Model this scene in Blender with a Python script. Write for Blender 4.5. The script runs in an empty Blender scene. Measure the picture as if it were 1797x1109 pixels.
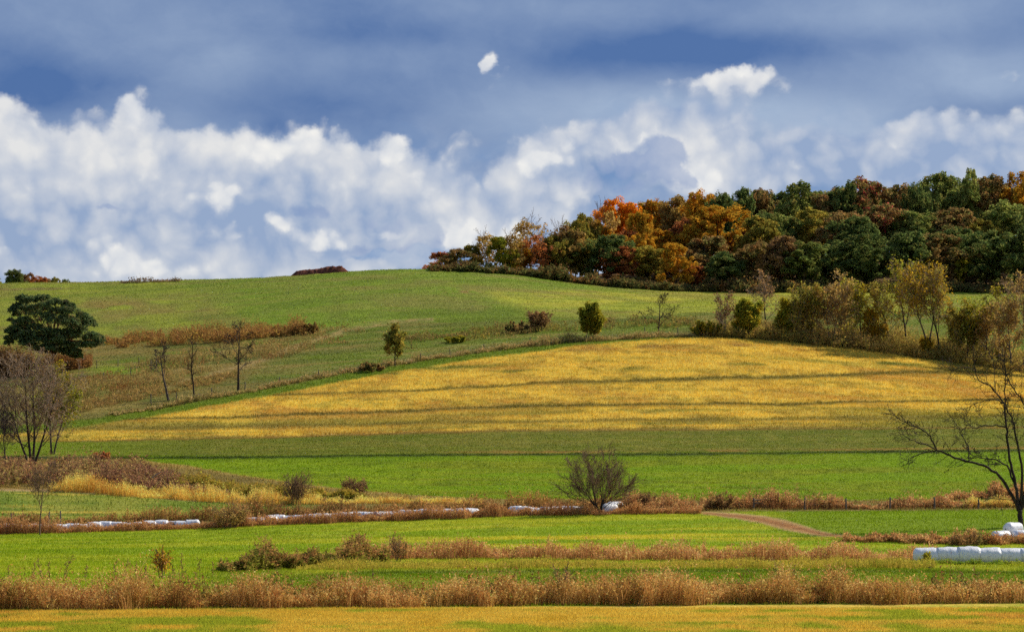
import bpy, math, random
import numpy as np
from mathutils import Vector, Matrix

# ------------------------------------------------------------------ camera, sky, sun, exposure
F = 4227.0            # focal length in units of the photograph's pixels (1797 wide)
U0 = 898.5            # image centre column
VH = 845.0            # row of the eye-level horizon
ZC = 7.4              # eye height above the valley floor
scene = bpy.context.scene
COL = scene.collection

cam_data = bpy.data.cameras.new('camera')
cam_data.sensor_width = 36.0
cam_data.lens = F / 1797.0 * 36.0
cam_data.shift_y = (VH - 554.5) / 1797.0
cam_data.clip_start = 0.5
cam_data.clip_end = 20000.0
cam = bpy.data.objects.new('camera', cam_data)
cam.location = (0, 0, ZC)
cam.rotation_euler = (math.pi / 2, 0, 0)
COL.objects.link(cam)
scene.camera = cam

SUN_DIR = Vector((0.66, 0.40, 0.64)).normalized()
sun_data = bpy.data.lights.new('sun', 'SUN')
sun_data.energy = 4.9
sun_data.angle = math.radians(0.55)
sun_data.color = (1.0, 0.93, 0.82)
sun = bpy.data.objects.new('sun', sun_data)
sun.rotation_euler = (-SUN_DIR).to_track_quat('-Z', 'Y').to_euler()
sun.location = (200, 100, 300)
COL.objects.link(sun)

scene.view_settings.view_transform = 'Standard'
scene.view_settings.look = 'None'
scene.view_settings.exposure = 0.0
scene.view_settings.gamma = 1.0
scene.view_settings.use_curve_mapping = False
try:
    scene.cycles.max_bounces = 4
    scene.cycles.transparent_max_bounces = 6
    scene.cycles.diffuse_bounces = 2
    scene.cycles.use_denoising = False
    scene.cycles.transmission_bounces = 2
    scene.cycles.use_fast_gi = False
    scene.cycles.use_adaptive_sampling = True
    scene.cycles.adaptive_threshold = 0.02
    scene.cycles.adaptive_min_samples = 8
except Exception:
    pass


def lin(r, g, b):
    o = []
    for c in (r, g, b):
        c /= 255.0
        o.append(c / 12.92 if c <= 0.04045 else ((c + 0.055) / 1.055) ** 2.4)
    return np.array(o, np.float32)


class NB:
    """small node-graph writer"""
    def __init__(self, tree):
        self.t = tree

    def n(self, typ, **kw):
        nd = self.t.nodes.new(typ)
        for k, v in kw.items():
            setattr(nd, k, v)
        return nd

    def put(self, sock, val):
        if isinstance(val, bpy.types.NodeSocket):
            self.t.links.new(val, sock)
        elif val is not None:
            if isinstance(val, (tuple, list, np.ndarray)):
                val = tuple(float(x) for x in val)
                if sock.type == 'RGBA' and len(val) == 3:
                    val = val + (1.0,)
            sock.default_value = val

    def m(self, op, a, b=None, c=None, clamp=False):
        nd = self.n('ShaderNodeMath', operation=op, use_clamp=clamp)
        for i, x in enumerate((a, b, c)):
            if x is not None:
                self.put(nd.inputs[i], x)
        return nd.outputs[0]

    def vm(self, op, a, b=None, out=0):
        nd = self.n('ShaderNodeVectorMath', operation=op)
        self.put(nd.inputs[0], a)
        if b is not None:
            self.put(nd.inputs[1], b)
        return nd.outputs[out]

    def mix(self, f, a, b, blend='MIX'):
        nd = self.n('ShaderNodeMix', data_type='RGBA', blend_type=blend)
        self.put(nd.inputs[0], f)
        self.put(nd.inputs[6], a)
        self.put(nd.inputs[7], b)
        return nd.outputs[2]

    def noise(self, vec, scale, detail=4, rough=0.55, lac=2.0, out=0, dist=0.0):
        nd = self.n('ShaderNodeTexNoise')
        self.put(nd.inputs['Vector'], vec)
        nd.inputs['Scale'].default_value = scale
        nd.inputs['Detail'].default_value = detail
        nd.inputs['Roughness'].default_value = rough
        nd.inputs['Lacunarity'].default_value = lac
        nd.inputs['Distortion'].default_value = dist
        return nd.outputs[out]

    def step(self, x, lo, hi):
        nd = self.n('ShaderNodeMapRange', interpolation_type='SMOOTHSTEP')
        self.put(nd.inputs[0], x)
        nd.inputs[1].default_value = lo
        nd.inputs[2].default_value = hi
        nd.inputs[3].default_value = 0.0
        nd.inputs[4].default_value = 1.0
        return nd.outputs[0]


def px_dir(u, v):
    """photo pixel -> sky coordinates (azimuth, elevation) in thousands of pixels"""
    x, z = (u - U0) / F, (VH - v) / F
    return (math.atan(x) * F / 1000.0, math.atan2(z, math.sqrt(1 + x * x)) * F / 1000.0)


def build_world():
    w = bpy.data.worlds.new('World')
    scene.world = w
    w.use_nodes = True
    t = w.node_tree
    t.nodes.clear()
    b = NB(t)
    out = b.n('ShaderNodeOutputWorld')
    bg = b.n('ShaderNodeBackground')
    STR = 0.1
    bg.inputs[1].default_value = STR
    t.links.new(bg.outputs[0], out.inputs[0])
    sky = b.n('ShaderNodeTexSky', sky_type='NISHITA')
    sky.sun_disc = False
    sky.sun_elevation = math.asin(SUN_DIR.z)
    sky.sun_rotation = math.atan2(SUN_DIR.x, SUN_DIR.y)
    sky.altitude = 300
    sky.dust_density = 0.6
    sky.ozone_density = 1.5
    tc = b.n('ShaderNodeTexCoord')
    sp = b.n('ShaderNodeSeparateXYZ')
    t.links.new(tc.outputs['Generated'], sp.inputs[0])
    x, y, z = sp.outputs
    az = b.m('MULTIPLY', b.m('ARCTAN2', x, y), F / 1000)
    hyp = b.m('SQRT', b.m('ADD', b.m('MULTIPLY', x, x), b.m('MULTIPLY', y, y)))
    el = b.m('MULTIPLY', b.m('ARCTAN2', z, hyp), F / 1000)
    cb = b.n('ShaderNodeCombineXYZ')
    t.links.new(az, cb.inputs[0]); t.links.new(el, cb.inputs[1])
    P = cb.outputs[0]
    # warped coordinate: billows
    w1 = b.vm('SUBTRACT', b.noise(P, 7.0, 5, 0.6, out=1), (0.5, 0.5, 0.5))
    Pw = b.vm('ADD', P, b.vm('MULTIPLY', w1, (0.13, 0.11, 0.0)))
    # blob helper group
    g = bpy.data.node_groups.new('cloud_mass', 'ShaderNodeTree')
    for nm, ty in (('P', 'NodeSocketVector'), ('C', 'NodeSocketVector'), ('S', 'NodeSocketVector'), ('W', 'NodeSocketFloat'), ('Acc', 'NodeSocketFloat')):
        g.interface.new_socket(nm, in_out='INPUT', socket_type=ty)
    g.interface.new_socket('R', in_out='OUTPUT', socket_type='NodeSocketFloat')
    gb = NB(g)
    gi = gb.n('NodeGroupInput'); go = gb.n('NodeGroupOutput')
    d = gb.vm('MULTIPLY', gb.vm('SUBTRACT', gi.outputs[0], gi.outputs[1]), gi.outputs[2])
    q = gb.vm('DOT_PRODUCT', d, d, out=1)
    e = gb.m('EXPONENT', gb.m('MULTIPLY', q, -1.0))
    g.links.new(gb.m('MULTIPLY_ADD', e, gi.outputs[3], gi.outputs[4]), go.inputs[0])

    def blobs(P_, lst):
        acc = None
        for (u, v, ru, rv, wt) in lst:
            nd = b.n('ShaderNodeGroup'); nd.node_tree = g
            t.links.new(P_, nd.inputs[0])
            c = px_dir(u, v)
            nd.inputs[1].default_value = (c[0], c[1], 0)
            nd.inputs[2].default_value = (1000.0 / ru, 1000.0 / rv, 0)
            nd.inputs[3].default_value = wt
            if acc is not None:
                t.links.new(acc, nd.inputs[4])
            acc = nd.outputs[0]
        return acc
    bright = blobs(Pw, CLOUD_BRIGHT)
    dark = blobs(Pw, CLOUD_DARK)
    n_big = b.noise(b.vm('MULTIPLY', Pw, (1.0, 1.35, 1.0)), 4.2, 6, 0.66)
    # cauliflower lobes

    def lobes(vec, sc, sm):
        vo = b.n('ShaderNodeTexVoronoi', feature='SMOOTH_F1', voronoi_dimensions='2D')
        t.links.new(vec, vo.inputs['Vector'])
        vo.inputs['Scale'].default_value = sc
        vo.inputs['Smoothness'].default_value = sm
        return vo.outputs['Distance']
    Pv = b.vm('ADD', P, b.vm('MULTIPLY', w1, (0.07, 0.06, 0.0)))
    lob1 = b.m('SUBTRACT', 0.42, lobes(Pv, 13.0, 0.35))
    lob2 = b.m('SUBTRACT', 0.42, lobes(Pv, 34.0, 0.35))
    # elsewhere round the sky: the same kind of broken cumulus under a grey sheet
    beyond = b.step(b.m('ABSOLUTE', az), 1.0, 1.7)
    low = b.m('SUBTRACT', 1.0, b.step(el, 0.45, 1.1))
    n_far = b.noise(P, 1.1, 5, 0.55)
    extra = b.m('MULTIPLY', b.m('MULTIPLY', beyond, low), b.m('MULTIPLY', b.step(n_far, 0.40, 0.62), 0.9))
    nb = b.m('SUBTRACT', n_big, 0.5)
    relief_a = b.noise(b.vm('ADD', P, b.vm('MULTIPLY', w1, (0.06, 0.06, 0.0))), 9.0, 5, 0.55)
    relief_b = b.noise(b.vm('ADD', b.vm('ADD', P, (0.016, 0.024, 0.0)), b.vm('MULTIPLY', w1, (0.06, 0.06, 0.0))), 9.0, 5, 0.55)
    fine_a = relief_a
    relief = b.m('MULTIPLY', b.m('SUBTRACT', relief_a, relief_b), 1.5)
    soft = b.m('MULTIPLY', b.m('SUBTRACT', b.noise(P, 2.8, 4, 0.55), 0.5), 1.0)
    # broad bank of cloud, soft edged
    dens = b.m('SUBTRACT', b.m('ADD', b.m('ADD', bright, extra), b.m('MULTIPLY', nb, 0.9)), dark)
    dens = b.m('ADD', dens, b.m('ADD', b.m('MULTIPLY', lob1, 0.42), b.m('MULTIPLY', lob2, 0.22)))
    cum = b.step(dens, 0.30, 0.72)
    lit = b.m('ADD', b.m('ADD', soft, b.m('ADD', b.m('MULTIPLY', relief, 0.8), b.m('ADD', b.m('MULTIPLY', lob1, 0.7), b.m('MULTIPLY', lob2, 0.3)))), b.m('ADD', blobs(P, CLOUD_TONE), 0.44), clamp=True)
    cum_col = b.mix(lit, lin(146, 166, 200), lin(232, 231, 230))
    # sunlit heaped heads standing in the bank
    hb = blobs(Pw, CLOUD_HEADS)
    heads = b.m('MULTIPLY', hb, b.m('ADD', b.m('MULTIPLY_ADD', lob1, 1.5, 1.0), b.m('ADD', b.m('MULTIPLY', lob2, 0.9), b.m('MULTIPLY', nb, 2.0))))
    hm = b.step(heads, 0.20, 0.62)
    head_col = b.mix(b.m('ADD', b.m('ADD', relief, b.m('MULTIPLY', lob2, 0.5)), 0.62, clamp=True), lin(192, 200, 216), lin(250, 247, 241))
    # the grey-blue sheet above
    S = b.vm('MULTIPLY', Pv, (1.0, 1.9, 1.0))
    sheet_n = b.noise(S, 2.2, 6, 0.56, dist=0.1)
    pale = blobs(P, CLOUD_PALE)
    deep = blobs(P, CLOUD_DEEP)
    wisp = b.m('MULTIPLY', b.m('SUBTRACT', n_big, 0.5), 0.35)
    sn = b.m('ADD', b.m('ADD', wisp, b.m('MULTIPLY', b.m('SUBTRACT', sheet_n, 0.5), 1.35)), b.m('SUBTRACT', b.m('ADD', pale, 0.32), deep), clamp=True)
    sheet = b.mix(sn, lin(72, 106, 162), lin(164, 182, 208))
    # pale blue air low down under the sheet
    lowair = b.m('SUBTRACT', 1.0, b.step(b.m('ADD', el, b.m('MULTIPLY', b.m('SUBTRACT', n_big, 0.5), 0.35)), 0.40, 0.66))
    air = b.mix(b.step(b.m('ADD', fine_a, b.m('MULTIPLY', soft, 0.25)), 0.36, 0.66), lin(112, 150, 200), lin(186, 198, 218))
    base = b.mix(b.m('MULTIPLY', lowair, 0.8), sheet, air)
    col = b.mix(cum, base, cum_col)
    col = b.mix(b.m('MULTIPLY', hm, 0.9), col, head_col)
    # nearer grey-blue clouds in shade, with crisp heaped edges
    fb = blobs(Pw, CLOUD_FRONT)
    fd = b.m('MULTIPLY', fb, b.m('ADD', b.m('MULTIPLY_ADD', lob1, 1.6, 1.0), b.m('ADD', b.m('MULTIPLY', lob2, 0.8), b.m('MULTIPLY', nb, 1.6))))
    fm = b.step(fd, 0.26, 0.56)
    fc = b.mix(b.m('ADD', b.m('MULTIPLY', b.m('ADD', relief, soft), 0.9), 0.35, clamp=True), lin(116, 142, 190), lin(178, 188, 212))
    col = b.mix(b.m('MULTIPLY', fm, 0.68), col, fc)
    k = b.n('ShaderNodeVectorMath', operation='SCALE')
    t.links.new(col, k.inputs[0]); k.inputs[3].default_value = 1.0 / STR
    # breaks of clear sky high up and far round
    gap = b.m('MULTIPLY', b.step(n_far, 0.55, 0.75), b.step(el, 1.0, 2.2))
    cover = b.m('SUBTRACT', 0.92, b.m('MULTIPLY', gap, 0.7))
    final = b.mix(cover, sky.outputs[0], k.outputs[0])
    # below eye level: ground bounce is handled by the terrain itself
    t.links.new(final, bg.inputs[0])
    w.cycles.sampling_method = 'MANUAL'
    w.cycles.sample_map_resolution = 256


CLOUD_BRIGHT = [
    (260, 400, 420, 75, 0.45), (0, 290, 260, 85, 1.0), (250, 320, 300, 95, 0.9), (500, 300, 200, 62, 0.9), (650, 285, 90, 42, 0.75), (200, 450, 480, 60, 0.95), (238, 205, 34, 50, 0.65), (8, 185, 40, 30, 0.4),
    (560, 430, 150, 40, 0.5), (850, 392, 130, 40, 0.75), (780, 320, 50, 70, 0.45), (965, 290, 100, 50, 0.75), (880, 350, 150, 50, 0.42), (1060, 245, 110, 30, 0.45), (720, 330, 70, 60, 0.3), (400, 125, 55, 45, 0.40),
    (1235, 250, 130, 85, 0.95), (1140, 215, 140, 34, 0.5), (1290, 138, 120, 22, 0.65), (1430, 285, 240, 56, 0.85), (1700, 270, 260, 52, 0.78), (1620, 215, 200, 26, 0.25), (1785, 130, 60, 40, 0.2),
    (861, 125, 30, 40, 0.62), (900, 122, 30, 18, 0.36),
]
CLOUD_TONE = [
    (120, 235, 260, 45, 0.30), (520, 262, 220, 45, 0.38), (640, 330, 80, 25, 0.3), (300, 410, 300, 38, -0.12), (40, 400, 120, 50, -0.14), (560, 410, 200, 50, -0.30), (760, 300, 70, 60, 0.1),
    (1230, 270, 100, 60, 0.40), (1280, 135, 120, 20, 0.2), (1500, 300, 200, 70, -0.26), (1720, 280, 240, 80, -0.34), (330, 360, 200, 30, -0.12), (1100, 215, 120, 40, -0.15), (880, 400, 160, 40, 0.1), (200, 470, 300, 26, 0.22),
]
CLOUD_HEADS = [
    (240, 178, 30, 40, 0.5), (100, 225, 120, 24, 0.36), (540, 245, 110, 26, 0.5), (690, 268, 36, 34, 0.42), (620, 330, 80, 16, 0.30), (390, 345, 52, 30, 0.55),
    (175, 438, 52, 34, 0.52), (330, 474, 120, 18, 0.36), (480, 404, 44, 28, 0.50), (572, 410, 34, 28, 0.48), (962, 290, 46, 17, 0.62), (935, 312, 26, 18, 0.45), (998, 256, 18, 18, 0.4), (812, 392, 40, 28, 0.62), (900, 388, 40, 16, 0.3), (770, 300, 46, 14, 0.34),
    (745, 335, 16, 36, 0.4), (790, 420, 22, 22, 0.4), (850, 330, 30, 20, 0.3), (890, 405, 46, 20, 0.45), (660, 402, 26, 16, 0.35), (700, 402, 26, 12, 0.34), (60, 300, 50, 30, 0.3), (280, 300, 60, 26, 0.28), (450, 275, 70, 24, 0.34), (30, 445, 60, 30, 0.34), (250, 455, 60, 24, 0.36), (390, 415, 36, 26, 0.42), (1100, 245, 40, 20, 0.3), (1400, 300, 60, 20, 0.26), (1560, 260, 60, 16, 0.22),
    (1220, 150, 44, 12, 0.42), (1300, 130, 52, 11, 0.42), (1150, 240, 44, 18, 0.26), (1215, 300, 44, 44, 0.40), (862, 108, 22, 22, 0.58), (856, 138, 18, 28, 0.66), (400, 112, 26, 24, 0.26), (375, 130, 40, 12, 0.2),
]
CLOUD_DARK = [
    (190, 357, 72, 12, 0.9), (555, 362, 60, 22, 0.5), (640, 440, 140, 12, 0.7), (1330, 240, 50, 22, 0.6),
    (900, 40, 1500, 75, 0.45), (600, 165, 200, 45, 0.35), (110, 150, 110, 32, 0.5), (330, 190, 60, 24, 0.2),
]
CLOUD_FRONT = [
    (1060, 302, 95, 36, 0.62), (1135, 288, 56, 42, 0.70), (1168, 264, 28, 26, 0.55), (690, 372, 60, 40, 0.55), (545, 365, 48, 18, 0.42), (760, 415, 26, 30, 0.40), (630, 432, 150, 13, 0.36), (195, 356, 62, 9, 0.55), (870, 290, 60, 24, 0.30),
]
CLOUD_PALE = [
    (1180, 200, 240, 60, 0.45), (1450, 215, 330, 55, 0.40), (1750, 130, 170, 45, 0.34), (250, 50, 260, 45, 0.15),
    (700, 95, 230, 45, 0.20), (390, 120, 80, 45, 0.20), (1040, 15, 200, 25, 0.18), (1600, 20, 250, 30, 0.22), (890, 200, 150, 70, 0.25), (1650, 270, 250, 40, 0.3),
]
CLOUD_DEEP = [
    (1100, 95, 260, 40, 0.34), (1450, 80, 300, 26, 0.24), (110, 160, 120, 40, 0.34), (560, 185, 170, 50, 0.28), (620, 62, 160, 26, 0.22),
    (1760, 195, 160, 26, 0.20), (30, 90, 120, 60, 0.18), (480, 225, 30, 18, 0.2), (1000, 130, 120, 30, 0.15),
]
build_world()


# ------------------------------------------------------------------ helpers
rng = np.random.default_rng(11)
random.seed(5)


_TAB = np.random.default_rng(99).random((256, 256)).astype(np.float32)


def vnoise(x, y, seed=0):
    x = np.asarray(x, np.float32); y = np.asarray(y, np.float32)
    ix = np.floor(x); iy = np.floor(y)
    fx = x - ix; fy = y - iy
    fx = fx * fx * (3 - 2 * fx); fy = fy * fy * (3 - 2 * fy)
    i0 = (ix.astype(np.int32) + seed * 37) & 255; j0 = (iy.astype(np.int32) + seed * 91) & 255
    i1 = (i0 + 1) & 255; j1 = (j0 + 1) & 255
    a = _TAB[i0, j0]; b_ = _TAB[i1, j0]; c = _TAB[i0, j1]; d = _TAB[i1, j1]
    return (a * (1 - fx) + b_ * fx) * (1 - fy) + (c * (1 - fx) + d * fx) * fy


def fbm(x, y, seed=0, oct=4):
    s = 0; a = 0.5; n = 0
    for i in range(oct):
        s = s + a * vnoise(x * 2 ** i, y * 2 ** i, seed + i * 17); n += a; a *= 0.5
    return s / n


def sstep(x, lo, hi):
    t = np.clip((x - lo) / (hi - lo), 0, 1)
    return t * t * (3 - 2 * t)


def mesh_from(name, verts, faces, mats=(), smooth=False, tint=None, nside=None):
    """verts Nx3, faces MxK array (all the same K) -> mesh; tint Nx3 point colours"""
    me = bpy.data.meshes.new(name)
    verts = np.ascontiguousarray(verts, dtype=np.float32)
    faces = np.ascontiguousarray(faces, dtype=np.int32)
    me.vertices.add(len(verts)); me.vertices.foreach_set('co', verts.ravel())
    nf, k = faces.shape
    me.loops.add(nf * k); me.loops.foreach_set('vertex_index', faces.ravel())
    me.polygons.add(nf)
    me.polygons.foreach_set('loop_start', np.arange(0, nf * k, k, dtype=np.int32))
    me.polygons.foreach_set('loop_total', np.full(nf, k, dtype=np.int32))
    if smooth:
        me.polygons.foreach_set('use_smooth', np.ones(nf, dtype=bool))
    if tint is not None:
        at_ = me.color_attributes.new('tint', 'FLOAT_COLOR', 'POINT')
        c = np.ones((len(verts), 4), np.float32); c[:, :3] = tint
        at_.data.foreach_set('color', c.ravel())
    me.update(calc_edges=True)
    for m_ in mats:
        me.materials.append(m_)
    return me


def link(name, me, parent=None, loc=None):
    o = bpy.data.objects.new(name, me)
    COL.objects.link(o)
    if parent is not None:
        o.parent = parent
    if loc is not None:
        o.location = loc
    return o


def tag(o, label=None, cat=None, group=None, kind=None):
    if label: o['label'] = label
    if cat: o['category'] = cat
    if group: o['group'] = group
    if kind: o['kind'] = kind
    return o


def thing(name, label, cat, loc, group=None, rz=0.0, scale=None):
    o = bpy.data.objects.new(name, None)
    o.empty_display_size = 0.5
    COL.objects.link(o)
    o.location = loc
    o.rotation_euler = (0, 0, rz)
    if scale is not None:
        o.scale = scale
    return tag(o, label, cat, group)


# ------------------------------------------------------------------ materials
def new_mat(name):
    m_ = bpy.data.materials.new(name)
    m_.use_nodes = True
    m_.node_tree.nodes.clear()
    return m_, NB(m_.node_tree)


def finish(b, shader):
    o = b.n('ShaderNodeOutputMaterial')
    b.t.links.new(shader, o.inputs[0])


def principled(b, col, rough=0.85, spec=0.2, normal=None):
    p = b.n('ShaderNodeBsdfPrincipled')
    b.put(p.inputs['Base Color'], col)
    p.inputs['Roughness'].default_value = rough
    p.inputs['Specular IOR Level'].default_value = spec
    if normal is not None:
        b.t.links.new(normal, p.inputs['Normal'])
    return p.outputs[0]


def ground_material():
    m_, b = new_mat('field_ground')
    at_ = b.n('ShaderNodeAttribute'); at_.attribute_name = 'tint'
    geo = b.n('ShaderNodeNewGeometry')
    pos = geo.outputs['Position']
    n1 = b.noise(b.vm('MULTIPLY', pos, (1, 1, 0.3)), 0.9, 5, 0.65)
    n2 = b.noise(b.vm('MULTIPLY', pos, (0.35, 1, 0.3)), 0.22, 4, 0.6)
    f = b.m('MULTIPLY', b.m('MULTIPLY_ADD', n1, 1.1, 0.45), b.m('MULTIPLY_ADD', n2, 0.6, 0.7))
    cc = b.n('ShaderNodeVectorMath', operation='SCALE')
    b.t.links.new(at_.outputs['Color'], cc.inputs[0]); b.t.links.new(f, cc.inputs[3])
    bump = b.n('ShaderNodeBump')
    bump.inputs['Strength'].default_value = 0.9
    bump.inputs['Distance'].default_value = 0.35
    b.t.links.new(b.noise(pos, 1.6, 5, 0.7), bump.inputs['Height'])
    finish(b, principled(b, cc.outputs[0], 0.95, 0.1, bump.outputs[0]))
    return m_


def blade_material(name, trans=0.4):
    m_, b = new_mat(name)
    at_ = b.n('ShaderNodeAttribute'); at_.attribute_name = 'tint'
    d = b.n('ShaderNodeBsdfDiffuse'); tr = b.n('ShaderNodeBsdfTranslucent')
    b.t.links.new(at_.outputs['Color'], d.inputs[0]); b.t.links.new(at_.outputs['Color'], tr.inputs[0])
    mx = b.n('ShaderNodeMixShader'); mx.inputs[0].default_value = trans
    b.t.links.new(d.outputs[0], mx.inputs[1]); b.t.links.new(tr.outputs[0], mx.inputs[2])
    finish(b, mx.outputs[0])
    return m_


GROUND = ground_material()
BLADE = blade_material('grass_blade', 0.45)
WEED = blade_material('dry_weed', 0.5)

# ------------------------------------------------------------------ terrain heights
UT = np.arange(-1400, 3201, 10.0)


def curve(pts, smooth=3):
    p = np.array(pts, float)
    y = np.interp(UT, p[:, 0], p[:, 1])
    k = np.exp(-0.5 * (np.arange(-3 * smooth, 3 * smooth + 1) / smooth) ** 2); k /= k.sum()
    return np.convolve(np.pad(y, 3 * smooth, mode='edge'), k, 'valid')


def row(dp, vp):
    """a line across the land: distance and photo row along it -> (distance, height)"""
    d = curve(dp) if isinstance(dp, list) else np.full(len(UT), float(dp))
    v = curve(vp) if isinstance(vp, list) else np.full(len(UT), float(vp))
    return d, ZC + (VH - v) / F * d


def flat(d, z):
    return np.full(len(UT), float(d)), (curve(z, 12) if isinstance(z, list) else np.full(len(UT), float(z)))


EDGE_V = [(-400, 770), (0, 748), (150, 736), (300, 713), (420, 691), (520, 672), (600, 656), (690, 641), (850, 617), (1000, 601), (1150, 592), (1250, 590), (1400, 600), (1520, 614), (1600, 625), (1700, 639), (1797, 652), (2200, 700)]
CREST_V = [(-400, 506), (0, 499), (130, 497), (300, 494), (430, 490), (520, 485), (620, 478), (690, 475), (750, 474), (850, 477), (920, 483), (1000, 495), (1100, 505), (1200, 511), (1300, 513), (1797, 513), (2400, 514)]
LINES = [
    flat(1, 5.9), flat(35, 4.4), flat(75, 1.3), flat(112, 0.05), flat(139, 0.0), flat(225, -0.1),
    row(300, [(-300, 943), (0, 937), (300, 929), (500, 920), (900, 905), (1230, 900), (1500, 897), (1797, 893), (2200, 890)]),
    row(345, [(-300, 860), (0, 862), (200, 869), (370, 881), (650, 876), (850, 880), (1100, 879), (1400, 881), (1797, 876), (2200, 874)]),
    row(400, [(-300, 815), (0, 810), (200, 803), (500, 801), (1100, 796), (1797, 792), (2200, 790)]),
    row(440, [(-300, 780), (0, 775), (110, 773), (500, 767), (900, 757), (1300, 754), (1797, 750), (2200, 748)]),
    row([(-400, 452), (0, 455), (150, 462), (300, 480), (420, 492), (600, 520), (690, 535), (850, 556), (1000, 572), (1150, 582), (1250, 585), (1400, 585), (1600, 580), (1797, 574), (2300, 566)], EDGE_V),
    row([(-400, 600), (0, 600), (400, 608), (700, 625), (1100, 640), (1797, 642)], [(-300, 632), (0, 622), (200, 606), (400, 596), (550, 583), (700, 570), (900, 560), (1100, 551), (1250, 548), (1400, 547), (1797, 547)]),
    row(690, [(-300, 528), (0, 522), (300, 518), (600, 500), (750, 496), (900, 503), (1100, 524), (1300, 528), (1797, 528)]),
    row(732, CREST_V),
    flat(800, [(-400, 64), (600, 66), (750, 69), (1000, 76), (1300, 78), (1797, 80)]),
    flat(900, [(-400, 54), (600, 56), (800, 68), (1100, 88), (1797, 94)]),
    flat(1300, [(-400, 40), (600, 42), (1100, 80), (1797, 86)]),
    flat(2600, 34), flat(9000, 0),
]
LD = np.array([l[0] for l in LINES]); LZ = np.array([l[1] for l in LINES])
_h = np.diff(LD, axis=0); _s = np.diff(LZ, axis=0) / _h
_m = np.zeros_like(LZ)
_w1 = 2 * _h[1:] + _h[:-1]; _w2 = _h[1:] + 2 * _h[:-1]
with np.errstate(divide='ignore', invalid='ignore'):
    _hm = (_w1 + _w2) / (_w1 / _s[:-1] + _w2 / _s[1:])
_m[1:-1] = np.where(_s[:-1] * _s[1:] > 0, _hm, 0)
_m[0] = _s[0]; _m[-1] = _s[-1]
LM = _m


def zg(X, Y, micro=True):
    X = np.asarray(X, float); Y = np.maximum(np.asarray(Y, float), 1.0)
    shp = X.shape; X = X.ravel(); Y = Y.ravel()
    u = np.clip(X / Y * F + U0, UT[0], UT[-1] - 0.01)
    fi = (u - UT[0]) / 10.0; i = fi.astype(int); f = fi - i
    i = np.minimum(i, len(UT) - 2)
    d = LD[:, i] * (1 - f) + LD[:, i + 1] * f
    z = LZ[:, i] * (1 - f) + LZ[:, i + 1] * f
    m_ = LM[:, i] * (1 - f) + LM[:, i + 1] * f
    k = np.clip((d <= Y).sum(0) - 1, 0, len(LINES) - 2)
    c = np.arange(len(Y))
    d0, d1, z0, z1, m0, m1 = d[k, c], d[k + 1, c], z[k, c], z[k + 1, c], m_[k, c], m_[k + 1, c]
    h = d1 - d0; t = np.clip((Y - d0) / h, 0, 1)
    r = (2 * t**3 - 3 * t**2 + 1) * z0 + (t**3 - 2 * t**2 + t) * h * m0 + (-2 * t**3 + 3 * t**2) * z1 + (t**3 - t**2) * h * m1
    if micro:
        a = np.clip((Y - 60) / 300, 0.05, 1.0)
        r = r + a * ((fbm(X / 14, Y / 14, 3, 3) - 0.5) * 0.55 + (fbm(X / 3.1, Y / 3.1, 9, 2) - 0.5) * 0.22)
    return r.reshape(shp)


def proj(X, Y, Z):
    return X / Y * F + U0, VH - (Z - ZC) / Y * F


_DS = np.concatenate([np.linspace(100, 345, 500), np.linspace(345.5, 760, 600)])
_cache = {}


def at(u, v):
    """ground point seen at photo pixel (u, v)"""
    key = round(u)
    if key not in _cache:
        X = (u - U0) / F * _DS
        z = zg(X, _DS)
        _cache[key] = np.minimum.accumulate(proj(X, _DS, z)[1])
    vv = _cache[key]
    i = min(max(int(np.searchsorted(-vv, -v)), 1), len(_DS) - 1)
    d = _DS[i - 1] + (_DS[i] - _DS[i - 1]) * min(1.0, max(0.0, (vv[i - 1] - v) / max(vv[i - 1] - vv[i], 1e-6)))
    X = (u - U0) / F * d
    return Vector((X, d, float(zg(np.array([X]), np.array([d]))[0])))


def on_ground(u, d):
    X = (u - U0) / F * d
    return Vector((X, d, float(zg(np.array([X]), np.array([d]))[0])))


# ------------------------------------------------------------------ what grows where (true colours of the crops)
def pl(u, pts):
    p = np.array(pts, float)
    return np.interp(u, p[:, 0], p[:, 1]).astype(np.float32)


GOLD = lin(206, 164, 62); PALEGOLD = lin(214, 178, 84); OCHRE = lin(176, 138, 62)
BRIGHT = lin(92, 148, 22); GREEN = lin(92, 132, 34); LIME = lin(132, 162, 40); OLIVE = lin(112, 118, 46)
DKGREEN = lin(66, 92, 30); BROWN = lin(126, 104, 58); TAN = lin(188, 150, 100); SOIL = lin(150, 96, 58); YELLOW = lin(186, 168, 52); MOSS = lin(92, 92, 38)


def c_near(u): return pl(u, [(-400, 1074), (0, 1073), (450, 1069), (950, 1064), (1300, 1061), (1797, 1059)])
def c_mid(u): return pl(u, [(-400, 1030), (0, 1027), (300, 1016), (400, 1005), (520, 998), (640, 990), (1000, 987), (1500, 987), (1797, 990)])
def c_third(u): return pl(u, [(-400, 943), (0, 938), (300, 930), (500, 921), (900, 906), (1230, 901), (1330, 897), (1797, 895)])
def c_left(u): return pl(u, [(-400, 850), (0, 860), (100, 862), (200, 867), (370, 881), (640, 880), (850, 884), (1100, 882), (1400, 884), (1797, 880)])
def c_brl(u): return pl(u, [(-400, 780), (100, 792), (200, 806), (330, 822), (420, 838), (500, 850), (640, 866), (750, 874), (850, 880), (1100, 881), (1400, 884), (1797, 880)])
def c_green(u): return pl(u, [(-400, 806), (100, 802), (450, 801), (700, 797), (1100, 796), (1450, 793), (1797, 789)])
def c_strip(u): return pl(u, [(-400, 778), (100, 775), (500, 767), (900, 756), (1300, 754), (1600, 752), (1797, 750)])
def c_edge(u): return pl(u, EDGE_V)
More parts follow.
